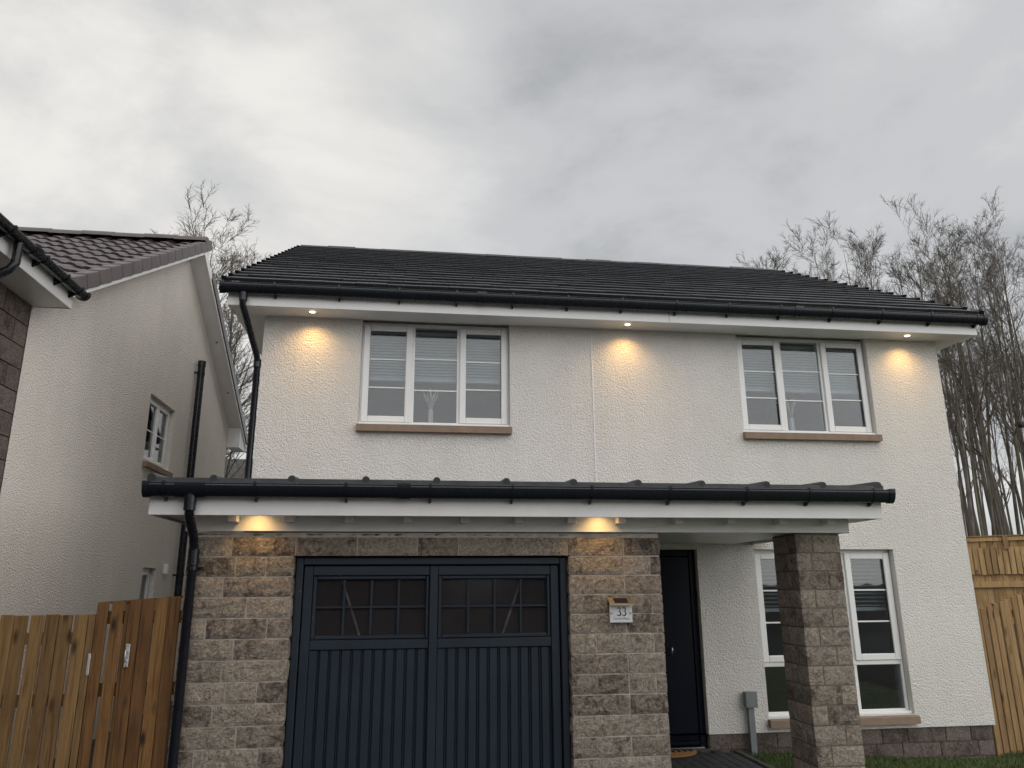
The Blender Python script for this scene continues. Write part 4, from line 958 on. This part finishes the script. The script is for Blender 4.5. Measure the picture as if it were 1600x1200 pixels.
def place_tree(name, meshes, loc, rz, sc, label, group, tilt=(0, 0)):
    o = bpy.data.objects.new(name, None); COL.objects.link(o); o.location = loc; o.rotation_euler = (tilt[0], tilt[1], rz); o.scale = (sc[0], sc[0], sc[1]); tag(o, label, 'tree', group)
    for nm, me in zip(('trunk', 'crown'), meshes):
        c = bpy.data.objects.new(nm, me); COL.objects.link(c); c.parent = o
    return o
tall = make_tree(3, 12.0, .11, .24, .32, 34, 9, 6, 2); tall2 = make_tree(8, 12.0, .095, .22, .31, 32, 9, 6, 2); 
place_tree('bare_tree', tall, (-4.12, 13.2, .8), 0.4, (1.25, .90), 'tallest bare tree in the gap between the two houses', 'bare trees between the houses')
place_tree('bare_tree', tall2, (-3.68, 14.2, .8), 2.0, (1.25, .90), 'bare tree touching the left edge of the slate roof', 'bare trees between the houses')
place_tree('bare_tree', tall2, (-5.2, 14.5, .8), 4.2, (1.1, .86), 'low bare crown rising behind the brown tiled ridge', 'bare trees between the houses', (0, -.04))
place_tree('bare_tree', tall, (-2.9, 20.5, .8), 1.2, (.8, 1.02), 'thin bare treetop just above the left end of the slate ridge', 'bare trees between the houses')
wv = [make_tree(21 + i, 12.0, (.075, .095, .065, .085, .07, .09)[i], (.36, .30, .42, .32, .40, .34)[i], (.25, .29, .24, .27, .25, .28)[i], 19, 6, 5, 2, 1) for i in range(6)]
sap = [make_tree(51 + i, 12.0, .07, .25, .22, 12, 4, 3, 1, 1) for i in range(3)]
spots = []
rr = random.Random(4)
C0 = m.translation
def at(u, v, y):
    q = _F + _R * ((u - 800) / 1176.99) + _U * ((600 - v) / 1176.99); t = (y - C0.y) / q.y; return C0 + q * t
# (pixel column of the trunk foot beside the fence line, depth, pixel row of the top)
for u, y, vt in ((1496, 12.5, 372), (1511, 15.5, 350), (1520, 10.6, 395), (1533, 17.5, 345), (1541, 12.0, 380), (1552, 14.2, 352), (1561, 19.0, 362), (1570, 11.2, 385), (1579, 16.0, 350), (1590, 13.0, 372), (1602, 10.4, 390), (1613, 17.0, 366), (1628, 14.5, 372), (1644, 12.0, 380), (1662, 16.5, 372), (1684, 13.5, 380),
                 (1240, 17.5, 405), (1275, 14.0, 385), (1305, 19.0, 372), (1335, 16.0, 352), (1362, 13.5, 338), (1388, 18.0, 334), (1412, 14.8, 350), (1436, 17.0, 370), (1456, 12.8, 392), (1474, 16.2, 372)):
    f = at(u, 832, y); zt_ = at(u, vt, y).z; zb = 1.4; spots.append((f.x, y, zb, (zt_ - zb) / 12.0, u, rr.uniform(.95, 1.3)))
for k in range(22):
    u = 1490 + k * 8.5 + rr.uniform(-3, 3); y = rr.uniform(9.6, 15); f = at(u, 832, y); zt_ = at(u, rr.uniform(400, 520), y).z; spots.append((f.x, y, 1.4, (zt_ - 1.4) / 12.0, u, rr.uniform(.45, .75)))
spots.sort(key=lambda s: s[4])
_o = ['', 'first', 'second', 'third', 'fourth', 'fifth', 'sixth', 'seventh', 'eighth', 'ninth', 'tenth', 'eleventh', 'twelfth', 'thirteenth', 'fourteenth', 'fifteenth', 'sixteenth', 'seventeenth', 'eighteenth', 'nineteenth']
def ordinal(n): return _o[n] if n < 20 else (('twentieth', 'thirtieth', 'fortieth', 'fiftieth')[n // 10 - 2] if n % 10 == 0 else ('twenty-', 'thirty-', 'forty-', 'fifty-')[n // 10 - 2] + _o[n % 10])
for i, (x, y, z, s_, u, h) in enumerate(spots):
    place_tree('bare_tree', wv[i % 6] if h > .9 else sap[i % 3], (x, y, z), rr.uniform(0, 6.28), (h, s_ * rr.uniform(.90, .99)), '%s bare tree from the left in the wood right of the house' % ordinal(i + 1), 'bare trees in the wood on the right', (rr.uniform(-.03, .03), rr.uniform(-.03, .03)))

# ================================================================== far background and the far side of the road
def far_house(name, x0, x1, y0, y1, eave, ridge, wall, roofm, label, face):
    h = thing(name, ((x0 + x1) / 2, (y0 + y1) / 2, 0), label, 'house')
    z0 = gz((x0 + x1) / 2, (y0 + y1) / 2) - .3; ym = (y0 + y1) / 2
    MB().prism([(y0, z0), (y1, z0), (y1, eave), (ym, ridge - .15), (y0, eave)], 'x', x0, x1).build('wall', wall, h)
    MB().prism([(y0 - .4, eave - .2), (ym, ridge), (y1 + .4, eave - .2), (y1 + .4, eave - .05), (ym, ridge + .18), (y0 - .4, eave - .05)], 'x', x0 - .3, x1 + .3).build('roof', roofm, h)
    yf = y1 if face > 0 else y0; d_ = .03 * face
    for zz_ in (.9, 3.5):
        for k in range(3):
            a = x0 + (x1 - x0) * (.14 + .28 * k); fr2 = box('window', 'upvc', h, a, a + 1.2, yf + d_ * .1, yf + d_ * 2, zz_, zz_ + 1.15, b=.01); box('pane', 'glass', fr2, a + .08, a + 1.12, yf + d_ * 2.05, yf + d_ * 2.3, zz_ + .08, zz_ + 1.07, b=0)
    return h
far_house('distant_house', -11.5, -4.2, 29, 37, 6.1, 8.1, 'far_brick', 'slate_far', 'grey roofed house glimpsed far off between the two houses', -1)
far_house('opposite_house', -6, 3.2, -32, -24, 5.2, 8.2, 'far_brick', 'far_roof', 'brown brick house across the road, mirrored in the window glass', 1)
far_house('opposite_house', 6.2, 15.6, -32, -24, 5.2, 8.2, 'far_brick', 'far_roof', 'second brick house across the road, mirrored in the ground-floor window', 1)

sl = thing('street_lamp', (20.4, 12.0, 1.2), 'dark street lamp head poking in at the right edge among the trees', 'street lamp')
MB().tube([(20.6, 12, 1.2), (20.6, 12, 5.9), (20.55, 12, 6.25), (20.3, 12, 6.4)], [.07, .05, .04, .035], 10).build('pole', 'grey_plastic', sl)
MB().box(19.62, 20.32, 11.86, 12.14, 6.26, 6.42, .05).build('lamp_head', 'far_roof', sl)
